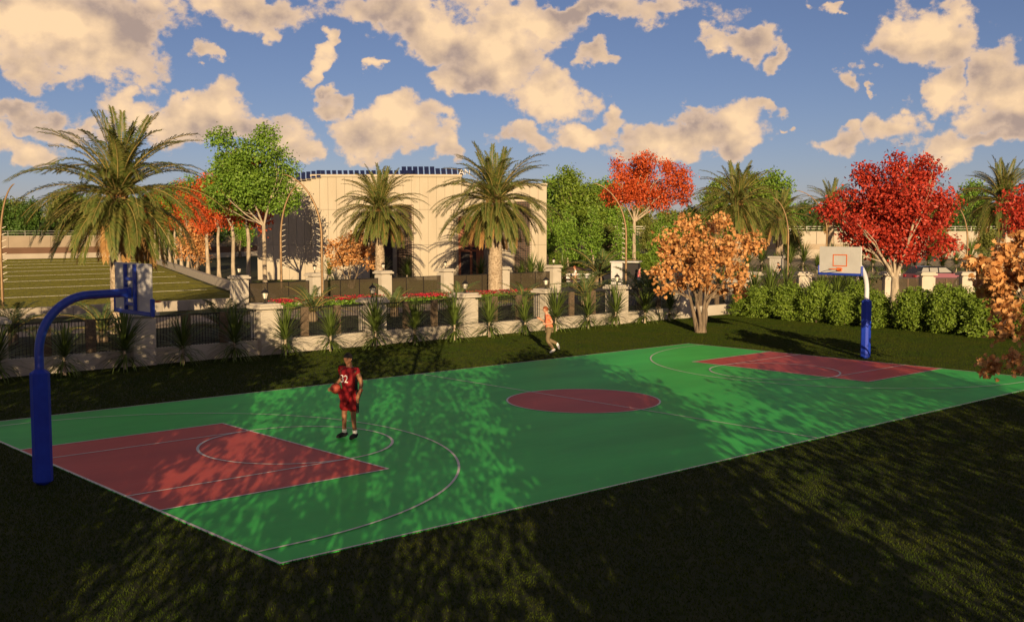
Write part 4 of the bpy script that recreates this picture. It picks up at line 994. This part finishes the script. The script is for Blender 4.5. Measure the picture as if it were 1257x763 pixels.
# grasses and low hedges near the building
for i, (px, dp_) in enumerate([(590, 92), (640, 91), (652, 91), (663, 91), (470, 92), (500, 92), (680, 88), (690, 90), (405, 92)]):
    p = GD(px, dp_); yucca(p[0], p[1], i, ORD[i]+' grassy yucca of the garden bed before the building', 'grassy yuccas before the building', 1.25)
for i, px in enumerate(range(900, 1250, 17)):
    p = GD(px, 112+3*(i % 3)); yucca(p[0], p[1], i, ORD[min(i, 21)]+' grassy yucca on the sandy bank counted from the orange lawn tree', 'grassy yuccas on the sandy bank', 1.3+.2*(i % 3))
for i, px in enumerate([680, 708, 745, 780, 800]):
    p = GD(px, 118); t = empty('hedge_shrub', tuple(p), i, ORD[i]+' rounded shrub along the road counted from the building', 'shrub', 'roadside shrubs'); place('stem', STEM, t); place('foliage', SH[i % 3], t, scale=(1.6, 1.6, 1.1))

# ------------------------------------------------------------------ people
def skin_mesh(V, Eg, rad, m, root=0, sub=2):
    me = bpy.data.meshes.new('tmp_skin'); me.from_pydata([tuple(map(float, v)) for v in V], Eg, [])
    o = bpy.data.objects.new('tmp_skin', me); col.objects.link(o)
    o.modifiers.new('s', 'SKIN'); sd = o.modifiers.new('d', 'SUBSURF'); sd.levels = sub; sd.render_levels = sub
    for i, r in enumerate(rad):
        s = me.skin_vertices[0].data[i]; s.radius = (r, r) if not hasattr(r, '__len__') else r; s.use_root = (i == root)
    dg = bpy.context.evaluated_depsgraph_get(); dg.update()
    res = bpy.data.meshes.new_from_object(o.evaluated_get(dg)); bpy.data.objects.remove(o); bpy.data.meshes.remove(me)
    res.materials.clear(); res.materials.append(m)
    res.polygons.foreach_set('use_smooth', np.ones(len(res.polygons), dtype=bool))
    return res
def head_geo(c, fdir, tilt, hh):
    """head about hh tall centred at c, facing fdir; a ball shaped with jaw, nose, brow and ears"""
    n, mrows = 20, 14; V = []; f = np.array(fdir); s_ = np.cross((0, 0, 1), f); up = np.array([0, 0, 1.0])
    for i in range(mrows+1):
        ph = math.pi*i/mrows; z = math.cos(ph); rr = math.sin(ph)
        for k in range(n):
            th = 2*math.pi*k/n; x = rr*math.cos(th)*.40*hh*1.0; y = rr*math.sin(th)*.325*hh; zz = z*.5*hh
            if zz < -.1*hh: q = 1-.55*min(1, (-.1*hh-zz)/(.4*hh)); y *= q; x = x*(.9 if x > 0 else q)
            if x > 0 and abs(y) < .05*hh and -.14*hh < zz < .04*hh: x += .055*hh*(1-(zz+.14*hh)/(.18*hh))*1.0
            if x > 0 and .03*hh < abs(y) < .17*hh and -.0*hh < zz < .09*hh: x -= .025*hh
            V.append(np.array(c)+f*x+s_*y+up*zz)
    Fs = [(i*n+k, (i+1)*n+k, (i+1)*n+(k+1) % n, i*n+(k+1) % n) for i in range(mrows) for k in range(n)]
    return V, Fs, f, s_
def add_head(me, c, fdir, hh, extra=()):
    V, Fs, f, s_ = head_geo(c, fdir, 0, hh)
    mb = MB(); mb.add(V, Fs, True)
    for sgn in (-1, 1):
        e = np.array(c)+s_*sgn*.325*hh+np.array([0, 0, -.01*hh])
        mb.tube([e-np.array([0, 0, .08*hh])-f*.0, e+s_*sgn*.02*hh, e+np.array([0, 0, .09*hh])], [.02*hh, .05*hh, .03*hh], 6)
    import bmesh
    bm = bmesh.new(); bm.from_mesh(me); vs_ = [bm.verts.new(v) for v in mb.v]
    for fc in mb.f:
        try: bm.faces.new([vs_[i] for i in fc]).smooth = True
        except ValueError: pass
    bm.to_mesh(me); bm.free(); return f, s_
def hair_cap(c, f, s_, hh, m, parent, low=-.02):
    mb = MB(); n = 20; V = []; rows = 8
    for i in range(rows+1):
        ph = (math.pi*.52)*i/rows
        for k in range(n):
            th = 2*math.pi*k/n; front = math.cos(th)
            p2 = ph*(1.18 if front < .3 else .80); z = math.cos(p2)*.5*hh*1.06; rr = math.sin(p2)
            V.append(np.array(c)+f*(rr*math.cos(th)*.43*hh)+s_*(rr*math.sin(th)*.355*hh)+np.array([0, 0, z]))
    mb.add(V, [(i*n+k, (i+1)*n+k, (i+1)*n+(k+1) % n, i*n+(k+1) % n) for i in range(rows) for k in range(n)], True)
    return mb.build('hair', m, parent)
def person(loc, rz, J, H, skin, hairm, clothes, label, group=None):
    """J: joints in metres for a figure facing +X, left = +Y. clothes: list of (name, material, joint chain list, radii list)"""
    t = empty('person', loc, rz, label, 'person', group)
    names = list(J); V = [J[k] for k in names]; idx = {k: i for i, k in enumerate(names)}
    chain = [('pel', 'spine'), ('spine', 'chest'), ('chest', 'neck'), ('neck', 'hd')]
    Rr = {'pel': .118, 'spine': .110, 'chest': .122, 'neck': .060, 'hd': .062}
    for s in 'LR':
        chain += [('chest', 'sh'+s), ('sh'+s, 'el'+s), ('el'+s, 'wr'+s), ('wr'+s, 'pa'+s), ('pel', 'hip'+s), ('hip'+s, 'kn'+s), ('kn'+s, 'an'+s), ('an'+s, 'toe'+s)]
        Rr.update({'sh'+s: .066, 'el'+s: .045, 'wr'+s: .03, 'pa'+s: (.038, .022), 'hip'+s: .092, 'kn'+s: .058, 'an'+s: .040, 'toe'+s: .036})
    k = H/1.8; rad = []
    for nme in names:
        r = Rr[nme]; rad.append(tuple(q*k for q in r) if hasattr(r, '__len__') else r*k)
    E_ = [(idx[a], idx[b]) for a, b in chain]
    # fingers: four and a thumb on each hand, unequal and bent
    for s in 'LR':
        w = np.array(J['wr'+s]); p = np.array(J['pa'+s]); dirn = (p-w)/np.linalg.norm(p-w); sd = np.cross(dirn, (0, 1, 0)); sd = sd/(np.linalg.norm(sd)+1e-6); nr = np.cross(dirn, sd)
        nr = nr*(1 if s == 'R' else -1)
        for q, ln in zip((-.032, -.011, .011, .032), (.07, .085, .08, .06)):
            a = p+sd*q*k+dirn*.02; b_ = a+dirn*ln*.55*k+nr*.012; c_ = b_+dirn*ln*.35*k+nr*.03
            i0 = len(V); V += [a, b_, c_]; rad += [.010*k, .009*k, .007*k]; E_ += [(idx['pa'+s], i0), (i0, i0+1), (i0+1, i0+2)]
        a = w+dirn*.035*k+sd*.04*k; b_ = a+dirn*.04*k+sd*.022*k; i0 = len(V); V += [a, b_]; rad += [.011*k, .009*k]; E_ += [(idx['wr'+s], i0), (i0, i0+1)]
    me = skin_mesh(V, E_, rad, skin, idx['pel'])
    hh = H/7.1; hc = np.array(J['hd'])+np.array([.01, 0, .02])
    f, s_ = add_head(me, hc, J.get('_face', (1, 0, 0)) if '_face' in J else (1, 0, 0), hh)
    me.name = 'body'; place('body', me, t)
    hair_cap(hc, f, s_, hh, hairm, t)
    for (nm, m, cv, ce, cr) in clothes:
        place(nm, skin_mesh(cv, ce, [tuple(x*k for x in q) if hasattr(q, '__len__') else q*k for q in cr], m, 0), t)
    for s in 'LR':
        a = np.array(J['an'+s]); b_ = np.array(J['toe'+s]); dd = (b_-a); dd /= np.linalg.norm(dd)
        MB().tube([a-dd*.07+np.array([0, 0, -.03]), a+np.array([0, 0, -.025]), (a+b_)/2+np.array([0, 0, -.005]), b_, b_+dd*.05], [.035*k, .055*k, .052*k, .045*k, .02*k], 8).build('shoe', clothes_shoe, t)
    return t
def mix(a, b, t): return tuple(np.array(a)*(1-t)+np.array(b)*t)
M['jersey'] = mat('red_jersey', (0.3, 0.01, 0.016), (0.24, 0.008, 0.012), 8, .7)
M['black_cloth'] = mat('black_cloth', (.012, .012, .014), rough=.8)
M['hair_black'] = mat('black_hair', (.012, .010, .009), rough=.7)
M['hair_ginger'] = mat('ginger_hair', (.22, .06, .02), rough=.7)
M['tee'] = mat('orange_tee', (.72, .21, .10), (.62, .17, .08), 6, .8)
M['khaki'] = mat('khaki_cloth', (.20, .15, .08), (.15, .11, .06), 6, .85)
M['white_cloth'] = mat('white_cloth', (.75, .73, .70), rough=.8)
M['pink_cloth'] = mat('pink_cloth', (.62, .16, .17), rough=.8)
M['tan_cloth'] = mat('tan_cloth', (.50, .36, .22), rough=.8)
M['navy_cloth'] = mat('navy_cloth', (.02, .025, .045), rough=.8)
M['ball'] = mat('ball_leather', (.30, .05, .03), (.24, .04, .025), 60, .6)

# the player in red
H = 1.93
J = {'pel': (0, 0, 1.02), 'spine': (.01, 0, 1.20), 'chest': (.0, 0, 1.42), 'neck': (.0, 0, 1.60), 'hd': (.03, 0, 1.755),
     'shL': (-.01, .205, 1.53), 'elL': (-.07, .30, 1.24), 'wrL': (.04, .31, 1.00), 'paL': (.07, .305, .93),
     'shR': (.0, -.205, 1.53), 'elR': (-.10, -.36, 1.28), 'wrR': (.08, -.42, 1.12), 'paR': (.15, -.41, 1.10),
     'hipL': (0, .10, .97), 'knL': (.03, .13, .54), 'anL': (-.01, .14, .10), 'toeL': (.15, .17, .05),
     'hipR': (0, -.10, .97), 'knR': (.05, -.13, .54), 'anR': (.03, -.15, .10), 'toeR': (.19, -.18, .05)}
clothes_shoe = M['black_cloth']
cl = [('jersey', M['jersey'], [J['spine'], (0, 0, 1.0), J['chest'], (0, 0, 1.575), J['shL'], mix(J['shL'], J['elL'], .35), J['shR'], mix(J['shR'], J['elR'], .35)], [(0, 1), (0, 2), (2, 3), (2, 4), (4, 5), (2, 6), (6, 7)],
       [.150, .160, .160, .088, .088, .08, .088, .08]),
      ('shorts', M['jersey'], [(0, 0, 1.02), J['hipL'], mix(J['hipL'], J['knL'], .5), mix(J['hipL'], J['knL'], .88), J['hipR'], mix(J['hipR'], J['knR'], .5), mix(J['hipR'], J['knR'], .88)], [(0, 1), (1, 2), (2, 3), (0, 4), (4, 5), (5, 6)],
       [.165, .125, .13, .125, .125, .13, .125])]
pl = G(430, 538)
t = person((pl[0], pl[1], .012), R(192), J, H, M['skin_brown'], M['hair_black'], cl, 'player in red jersey number 32 holding a ball on the court')
st = MB(); st.tube([(0, .185, 1.48), (0, .197, 1.2), (0, .20, 1.0)], [.03, .035, .04], 6); st.tube([(0, .215, .98), (.02, .25, .72), (.02, .25, .60)], [.03, .035, .03], 6)
st.build('side_stripe', M['black_cloth'], t)
for s, jj in (('L', 1), ('R', -1)):
    a, k_ = np.array(J['an'+s]), np.array(J['kn'+s]); MB().tube([a+(k_-a)*.05, a+(k_-a)*.22], [.052, .056], 8).build('sock', M['white_cloth'], t)
def text_mesh(s, size, m, ext=.004):
    cu = bpy.data.curves.new('t', 'FONT'); cu.body = s; cu.size = size; cu.extrude = ext; cu.align_x = 'CENTER'
    tmp = bpy.data.objects.new('tmp', cu); col.objects.link(tmp)
    me = bpy.data.meshes.new_from_object(tmp.evaluated_get(bpy.context.evaluated_depsgraph_get())); bpy.data.objects.remove(tmp); me.materials.append(m); return me
place('jersey_number', text_mesh('32', .24, M['white_cloth']), t, (.172, 0, 1.27), (math.pi/2, 0, math.pi/2))
Rz = Matrix.Rotation(R(192), 3, 'Z'); bl = Rz @ Vector((.155, -.275, 1.11))
bo = empty('basketball', (pl[0]+bl.x, pl[1]+bl.y, .012+bl.z), .4, 'dark red basketball held at the hip of the player', 'ball')
n = 24; V = []; r = .121
MB().lathe([(max(.001, r*math.sin(math.pi*i/16)), -r*math.cos(math.pi*i/16)) for i in range(17)], 24).build('ball_skin', M['ball'], bo)
sm_ = MB()
for ax_ in range(3):
    pts = []
    for a in np.linspace(0, 2*math.pi, 33):
        c, s = math.cos(a)*(r+.0005), math.sin(a)*(r+.0005); pts.append([(c, s, 0), (c, 0, s), (0, c, s)][ax_])
    sm_.tube(pts, .003, 4, False)
sm_.build('seam', M['black_cloth'], bo)

# the jogger
H = 1.74
J = {'pel': (0, 0, .93), 'spine': (.03, 0, 1.10), 'chest': (.06, 0, 1.29), 'neck': (.09, 0, 1.46), 'hd': (.13, 0, 1.60),
     'shL': (.06, .18, 1.38), 'elL': (-.10, .24, 1.15), 'wrL': (.10, .20, 1.07), 'paL': (.17, .18, 1.09),
     'shR': (.08, -.18, 1.38), 'elR': (.10, -.24, 1.13), 'wrR': (.30, -.15, 1.22), 'paR': (.36, -.13, 1.27),
     'hipL': (0, .09, .89), 'knL': (.08, .10, .49), 'anL': (-.16, .10, .13), 'toeL': (-.05, .10, .035),
     'hipR': (0, -.09, .89), 'knR': (.04, -.10, .50), 'anR': (-.33, -.10, .32), 'toeR': (-.38, -.10, .17)}
clothes_shoe = M['white_cloth']
cl = [('shirt', M['tee'], [J['spine'], (.0, 0, .90), J['chest'], (.09, 0, 1.43), J['shL'], mix(J['shL'], J['elL'], .6), J['shR'], mix(J['shR'], J['elR'], .6)], [(0, 1), (0, 2), (2, 3), (2, 4), (4, 5), (2, 6), (6, 7)],
       [.138, .145, .150, .08, .082, .066, .082, .066]),
      ('trousers', M['khaki'], [(0, 0, .93), J['hipL'], J['knL'], mix(J['knL'], J['anL'], .95), J['hipR'], J['knR'], mix(J['knR'], J['anR'], .95)], [(0, 1), (1, 2), (2, 3), (0, 4), (4, 5), (5, 6)],
       [(.155, .12), .112, .085, .068, .112, .085, .068])]
pj = G(674, 433)
person((pj[0], pj[1], .01), YAW+math.pi/2+.1, J, H, M['skin'], M['hair_ginger'], cl, 'jogger in orange shirt and khaki trousers on the grass verge')

# far people
def walker(px, dp_, rz, top, bottom, label, hairm=None, group=None, z=0.0, H=1.72):
    global clothes_shoe
    J = {'pel': (0, 0, .94), 'spine': (.01, 0, 1.10), 'chest': (.02, 0, 1.28), 'neck': (.02, 0, 1.45), 'hd': (.05, 0, 1.59),
         'shL': (.01, .18, 1.37), 'elL': (-.06, .23, 1.12), 'wrL': (.02, .23, .90), 'paL': (.04, .22, .83), 'shR': (.01, -.18, 1.37), 'elR': (.02, -.23, 1.12), 'wrR': (.13, -.21, .92), 'paR': (.17, -.20, .86),
         'hipL': (0, .09, .90), 'knL': (.12, .10, .50), 'anL': (.17, .10, .09), 'toeL': (.31, .10, .05), 'hipR': (0, -.09, .90), 'knR': (.0, -.10, .50), 'anR': (-.18, -.10, .11), 'toeR': (-.06, -.10, .05)}
    clothes_shoe = M['black_cloth']
    cl = [('shirt', top, [J['spine'], (.0, 0, .90), J['chest'], (.02, 0, 1.42), J['shL'], mix(J['shL'], J['elL'], .7), J['shR'], mix(J['shR'], J['elR'], .7)], [(0, 1), (0, 2), (2, 3), (2, 4), (4, 5), (2, 6), (6, 7)], [(.16, .125), (.165, .13), (.17, .13), (.08, .07), .08, .066, .08, .066]),
          ('trousers', bottom, [(0, 0, .93), J['hipL'], J['knL'], mix(J['knL'], J['anL'], .95), J['hipR'], J['knR'], mix(J['knR'], J['anR'], .95)], [(0, 1), (1, 2), (2, 3), (0, 4), (4, 5), (5, 6)], [(.155, .12), .112, .085, .068, .112, .085, .068])]
    p = GD(px, dp_); return person((p[0], p[1], .012), rz, J, H, M['skin'], hairm or M['hair_black'], cl, label, group)
walker(706, 84, YAW+math.pi/2, M['white_cloth'], M['khaki'], 'person in white shirt walking past the white bench', M['hair_ginger'])
walker(784, 82, YAW-math.pi/2, M['pink_cloth'], M['navy_cloth'], 'person in pink shirt walking beside the white kiosk')
walker(690, 108, YAW+math.pi, M['tan_cloth'], M['tan_cloth'], 'person in tan clothes standing by the roadside shrubs')

# cyclist
def cyclist():
    global clothes_shoe
    p = GD(957, 92); rz = YAW+math.pi/2+.4
    bk = empty('bicycle', (p[0], p[1], .012), rz, 'dark bicycle ridden past the sandy bank', 'bicycle')
    for x in (-.52, .52):
        w = MB().tube([(x+.33*math.cos(a), 0, .345+.33*math.sin(a)) for a in np.linspace(0, 2*math.pi, 29)], .018, 6, False).build('wheel', M['rubber'], bk)
        sp_ = MB()
        for k in range(8): sp_.tube([(x, 0, .345), (x+.32*math.cos(k*.785), 0, .345+.32*math.sin(k*.785))], .004, 4)
        sp_.build('spokes', M['alu'], w)
    fr = MB()
    for a, b_ in (((-.52, 0, .345), (-.17, 0, .86)), ((-.17, 0, .86), (.38, 0, .88)), ((-.05, 0, .30), (.38, 0, .86)), ((-.05, 0, .30), (-.17, 0, .88)), ((-.52, 0, .345), (-.05, 0, .30)), ((.37, 0, .95), (.52, 0, .345))): fr.tube([a, b_], .018, 6)
    fr.build('frame', M['iron'], bk)
    MB().tube([(.36, -.26, 1.0), (.39, 0, 1.0), (.36, .26, 1.0)], .014, 6).build('handlebar', M['iron'], bk)
    MB().box((-.2, 0, .95), (.26, .14, .06), 0, .02).build('saddle', M['rubber'], bk)
    J = {'pel': (-.16, 0, 1.02), 'spine': (-.06, 0, 1.18), 'chest': (.06, 0, 1.34), 'neck': (.15, 0, 1.48), 'hd': (.22, 0, 1.60),
         'shL': (.08, .18, 1.42), 'elL': (.20, .24, 1.16), 'wrL': (.33, .24, 1.04), 'paL': (.38, .23, 1.02), 'shR': (.08, -.18, 1.42), 'elR': (.20, -.24, 1.16), 'wrR': (.33, -.24, 1.04), 'paR': (.38, -.23, 1.02),
         'hipL': (-.14, .09, .99), 'knL': (.22, .10, .78), 'anL': (.06, .10, .46), 'toeL': (.18, .10, .42), 'hipR': (-.14, -.09, .99), 'knR': (.12, -.10, .62), 'anR': (-.08, -.10, .24), 'toeR': (.04, -.10, .20)}
    clothes_shoe = M['black_cloth']
    cl = [('shirt', M['navy_cloth'], [J['spine'], (-.15, 0, 1.04), J['chest'], (.14, 0, 1.45), J['shL'], mix(J['shL'], J['elL'], .9), J['shR'], mix(J['shR'], J['elR'], .9)], [(0, 1), (0, 2), (2, 3), (2, 4), (4, 5), (2, 6), (6, 7)], [(.16, .125), (.16, .13), (.17, .13), (.08, .07), .08, .06, .08, .06]),
          ('trousers', M['black_cloth'], [(-.16, 0, 1.02), J['hipL'], J['knL'], mix(J['knL'], J['anL'], .95), J['hipR'], J['knR'], mix(J['knR'], J['anR'], .95)], [(0, 1), (1, 2), (2, 3), (0, 4), (4, 5), (5, 6)], [(.155, .12), .112, .085, .062, .112, .085, .062])]
    person((p[0], p[1], .012), rz, J, 1.75, M['skin'], M['hair_black'], cl, 'cyclist in dark clothes riding past the sandy bank')
cyclist()

# ------------------------------------------------------------------ car, kiosk, bench, bollard blocks
def car():
    p = GD(1147, 86); t = empty('parked_car', (p[0], p[1], .02), YAW-math.pi/2+math.pi+.25, 'mauve car with black roof parked beyond the hedge fence', 'car')
    prof = [(-2.25, .45), (-2.3, .75), (-2.2, 1.02), (-1.2, 1.08), (.0, 1.1), (1.9, 1.12), (2.25, 1.05), (2.3, .6), (2.2, .35), (1.75, .33), (1.68, .55), (1.45, .70), (1.2, .70), (.98, .55), (.9, .30), (-.95, .30), (-1.02, .55), (-1.25, .70), (-1.5, .70), (-1.72, .55), (-1.8, .33), (-2.15, .36)]
    MB().prism(prof, -.90, .90, 'y').build('body', M['mauve'], t)
    cab = [(-1.15, 1.06), (-.45, 1.60), (.9, 1.66), (1.75, 1.60), (2.15, 1.08)]
    n = len(cab); mb = MB()
    V = [(x, -.86 if z < 1.2 else -.70, z) for x, z in cab]+[(x, .86 if z < 1.2 else .70, z) for x, z in cab]
    mb.add(V, [tuple(range(n-1, -1, -1)), tuple(range(n, 2*n))]+[(i, (i+1) % n, n+(i+1) % n, n+i) for i in range(n)])
    cb_ = mb.build('cabin', M['black_gloss'], t)
    for s in (-1, 1):
        for (x0, x1, x2, x3) in ((-.86, -.38, .25, .25), (.36, .36, 1.05, 1.05), (1.15, 1.15, 1.62, 1.85)):
            z0, z1 = 1.16, 1.53
            def yy(z): return s*((.86-.16*(z-1.06)/.56)+.012)
            MB().add([(x0, yy(z0), z0), (x3, yy(z0), z0), (x2, yy(z1), z1), (x1, yy(z1), z1)], [(0, 1, 2, 3) if s < 0 else (3, 2, 1, 0)]).build('side_window', M['car_glass'], cb_)
    for x in (-1.37, 1.33):
        for s in (-1, 1):
            w = MB().tube([(x, s*.72, .35), (x, s*.92, .35)], .35, 20).build('wheel', M['rubber'], t); MB().tube([(x, s*.921, .35), (x, s*.935, .35)], .22, 14).build('rim', M['alu'], w)
    for s in (-1, 1):
        MB().box((-2.24, s*.62, .82), (.12, .36, .14)).build('headlight', M['lamp_glass'], t); MB().box((2.26, s*.66, .9), (.1, .3, .14)).build('tail_light', M['petal'], t)
        MB().box((-.85, s*.98, 1.14), (.14, .16, .1), 0, .02).build('mirror', M['black_gloss'], t)
M['car_glass'] = mat('car_glass', (.30, .29, .26), rough=.1, spec=.6)
car()
p = GD(768, 84); k = empty('kiosk', (p[0], p[1], 0), YAW-math.pi/2-.25, 'white box kiosk with dark open side beside the arched lamp', 'kiosk')
MB().box((-.75, 0, 1.35), (1.1, 2.2, 2.72), 0, .03).build('cabinet', M['white'], k); MB().box((.55, .25, 1.3), (1.4, 1.8, 2.6)).build('dark_side', M['dark'], k); MB().box((0, 0, 2.78), (2.8, 2.4, .12)).build('roof', M['white'], k)
k.scale = (.78, .78, .74)
p = GD(710, 86); k = empty('bench', (p[0], p[1], 0), YAW-math.pi/2, 'white slatted bench beside the road', 'bench')
for z, y in ((.48, -.2), (.48, .05), (.75, .2), (.98, .26)): MB().box((0, y, z), (1.9, .18 if z < .5 else .05, .05 if z < .5 else .17)).build('slat', M['white'], k)
for x in (-.8, .8): MB().box((x, 0, .24), (.08, .5, .48)).build('leg', M['iron'], k); MB().box((x, .28, .55), (.06, .05, 1.08)).build('back_post', M['iron'], k)
p = GD(704, 93); k = empty('planter', (p[0], p[1], 0), 0, 'round red brown planter mound behind the white bench', 'planter')
MB().lathe([(1.35, 0), (1.4, .6), (1.2, 1.0), (.8, 1.25), (.2, 1.35)], 20).build('bowl', M['planter'] if 'planter' in M else M['wall_brown'], k); MB().lathe([(1.46, .55), (1.46, .66), (1.38, .68)], 20).build('lip', M['wall_tan'], k)
p = GD(952, 98); k = empty('stone_plinth', (p[0], p[1], 0), .3, 'grey stone plinth behind the cyclist', 'plinth')
MB().box((0, 0, .95), (1.0, 1.0, 2.0), 0, .03).build('block', M['stone'], k); MB().box((0, 0, 2.02), (1.25, 1.25, .16), 0, .02).build('cap', M['stone'], k)
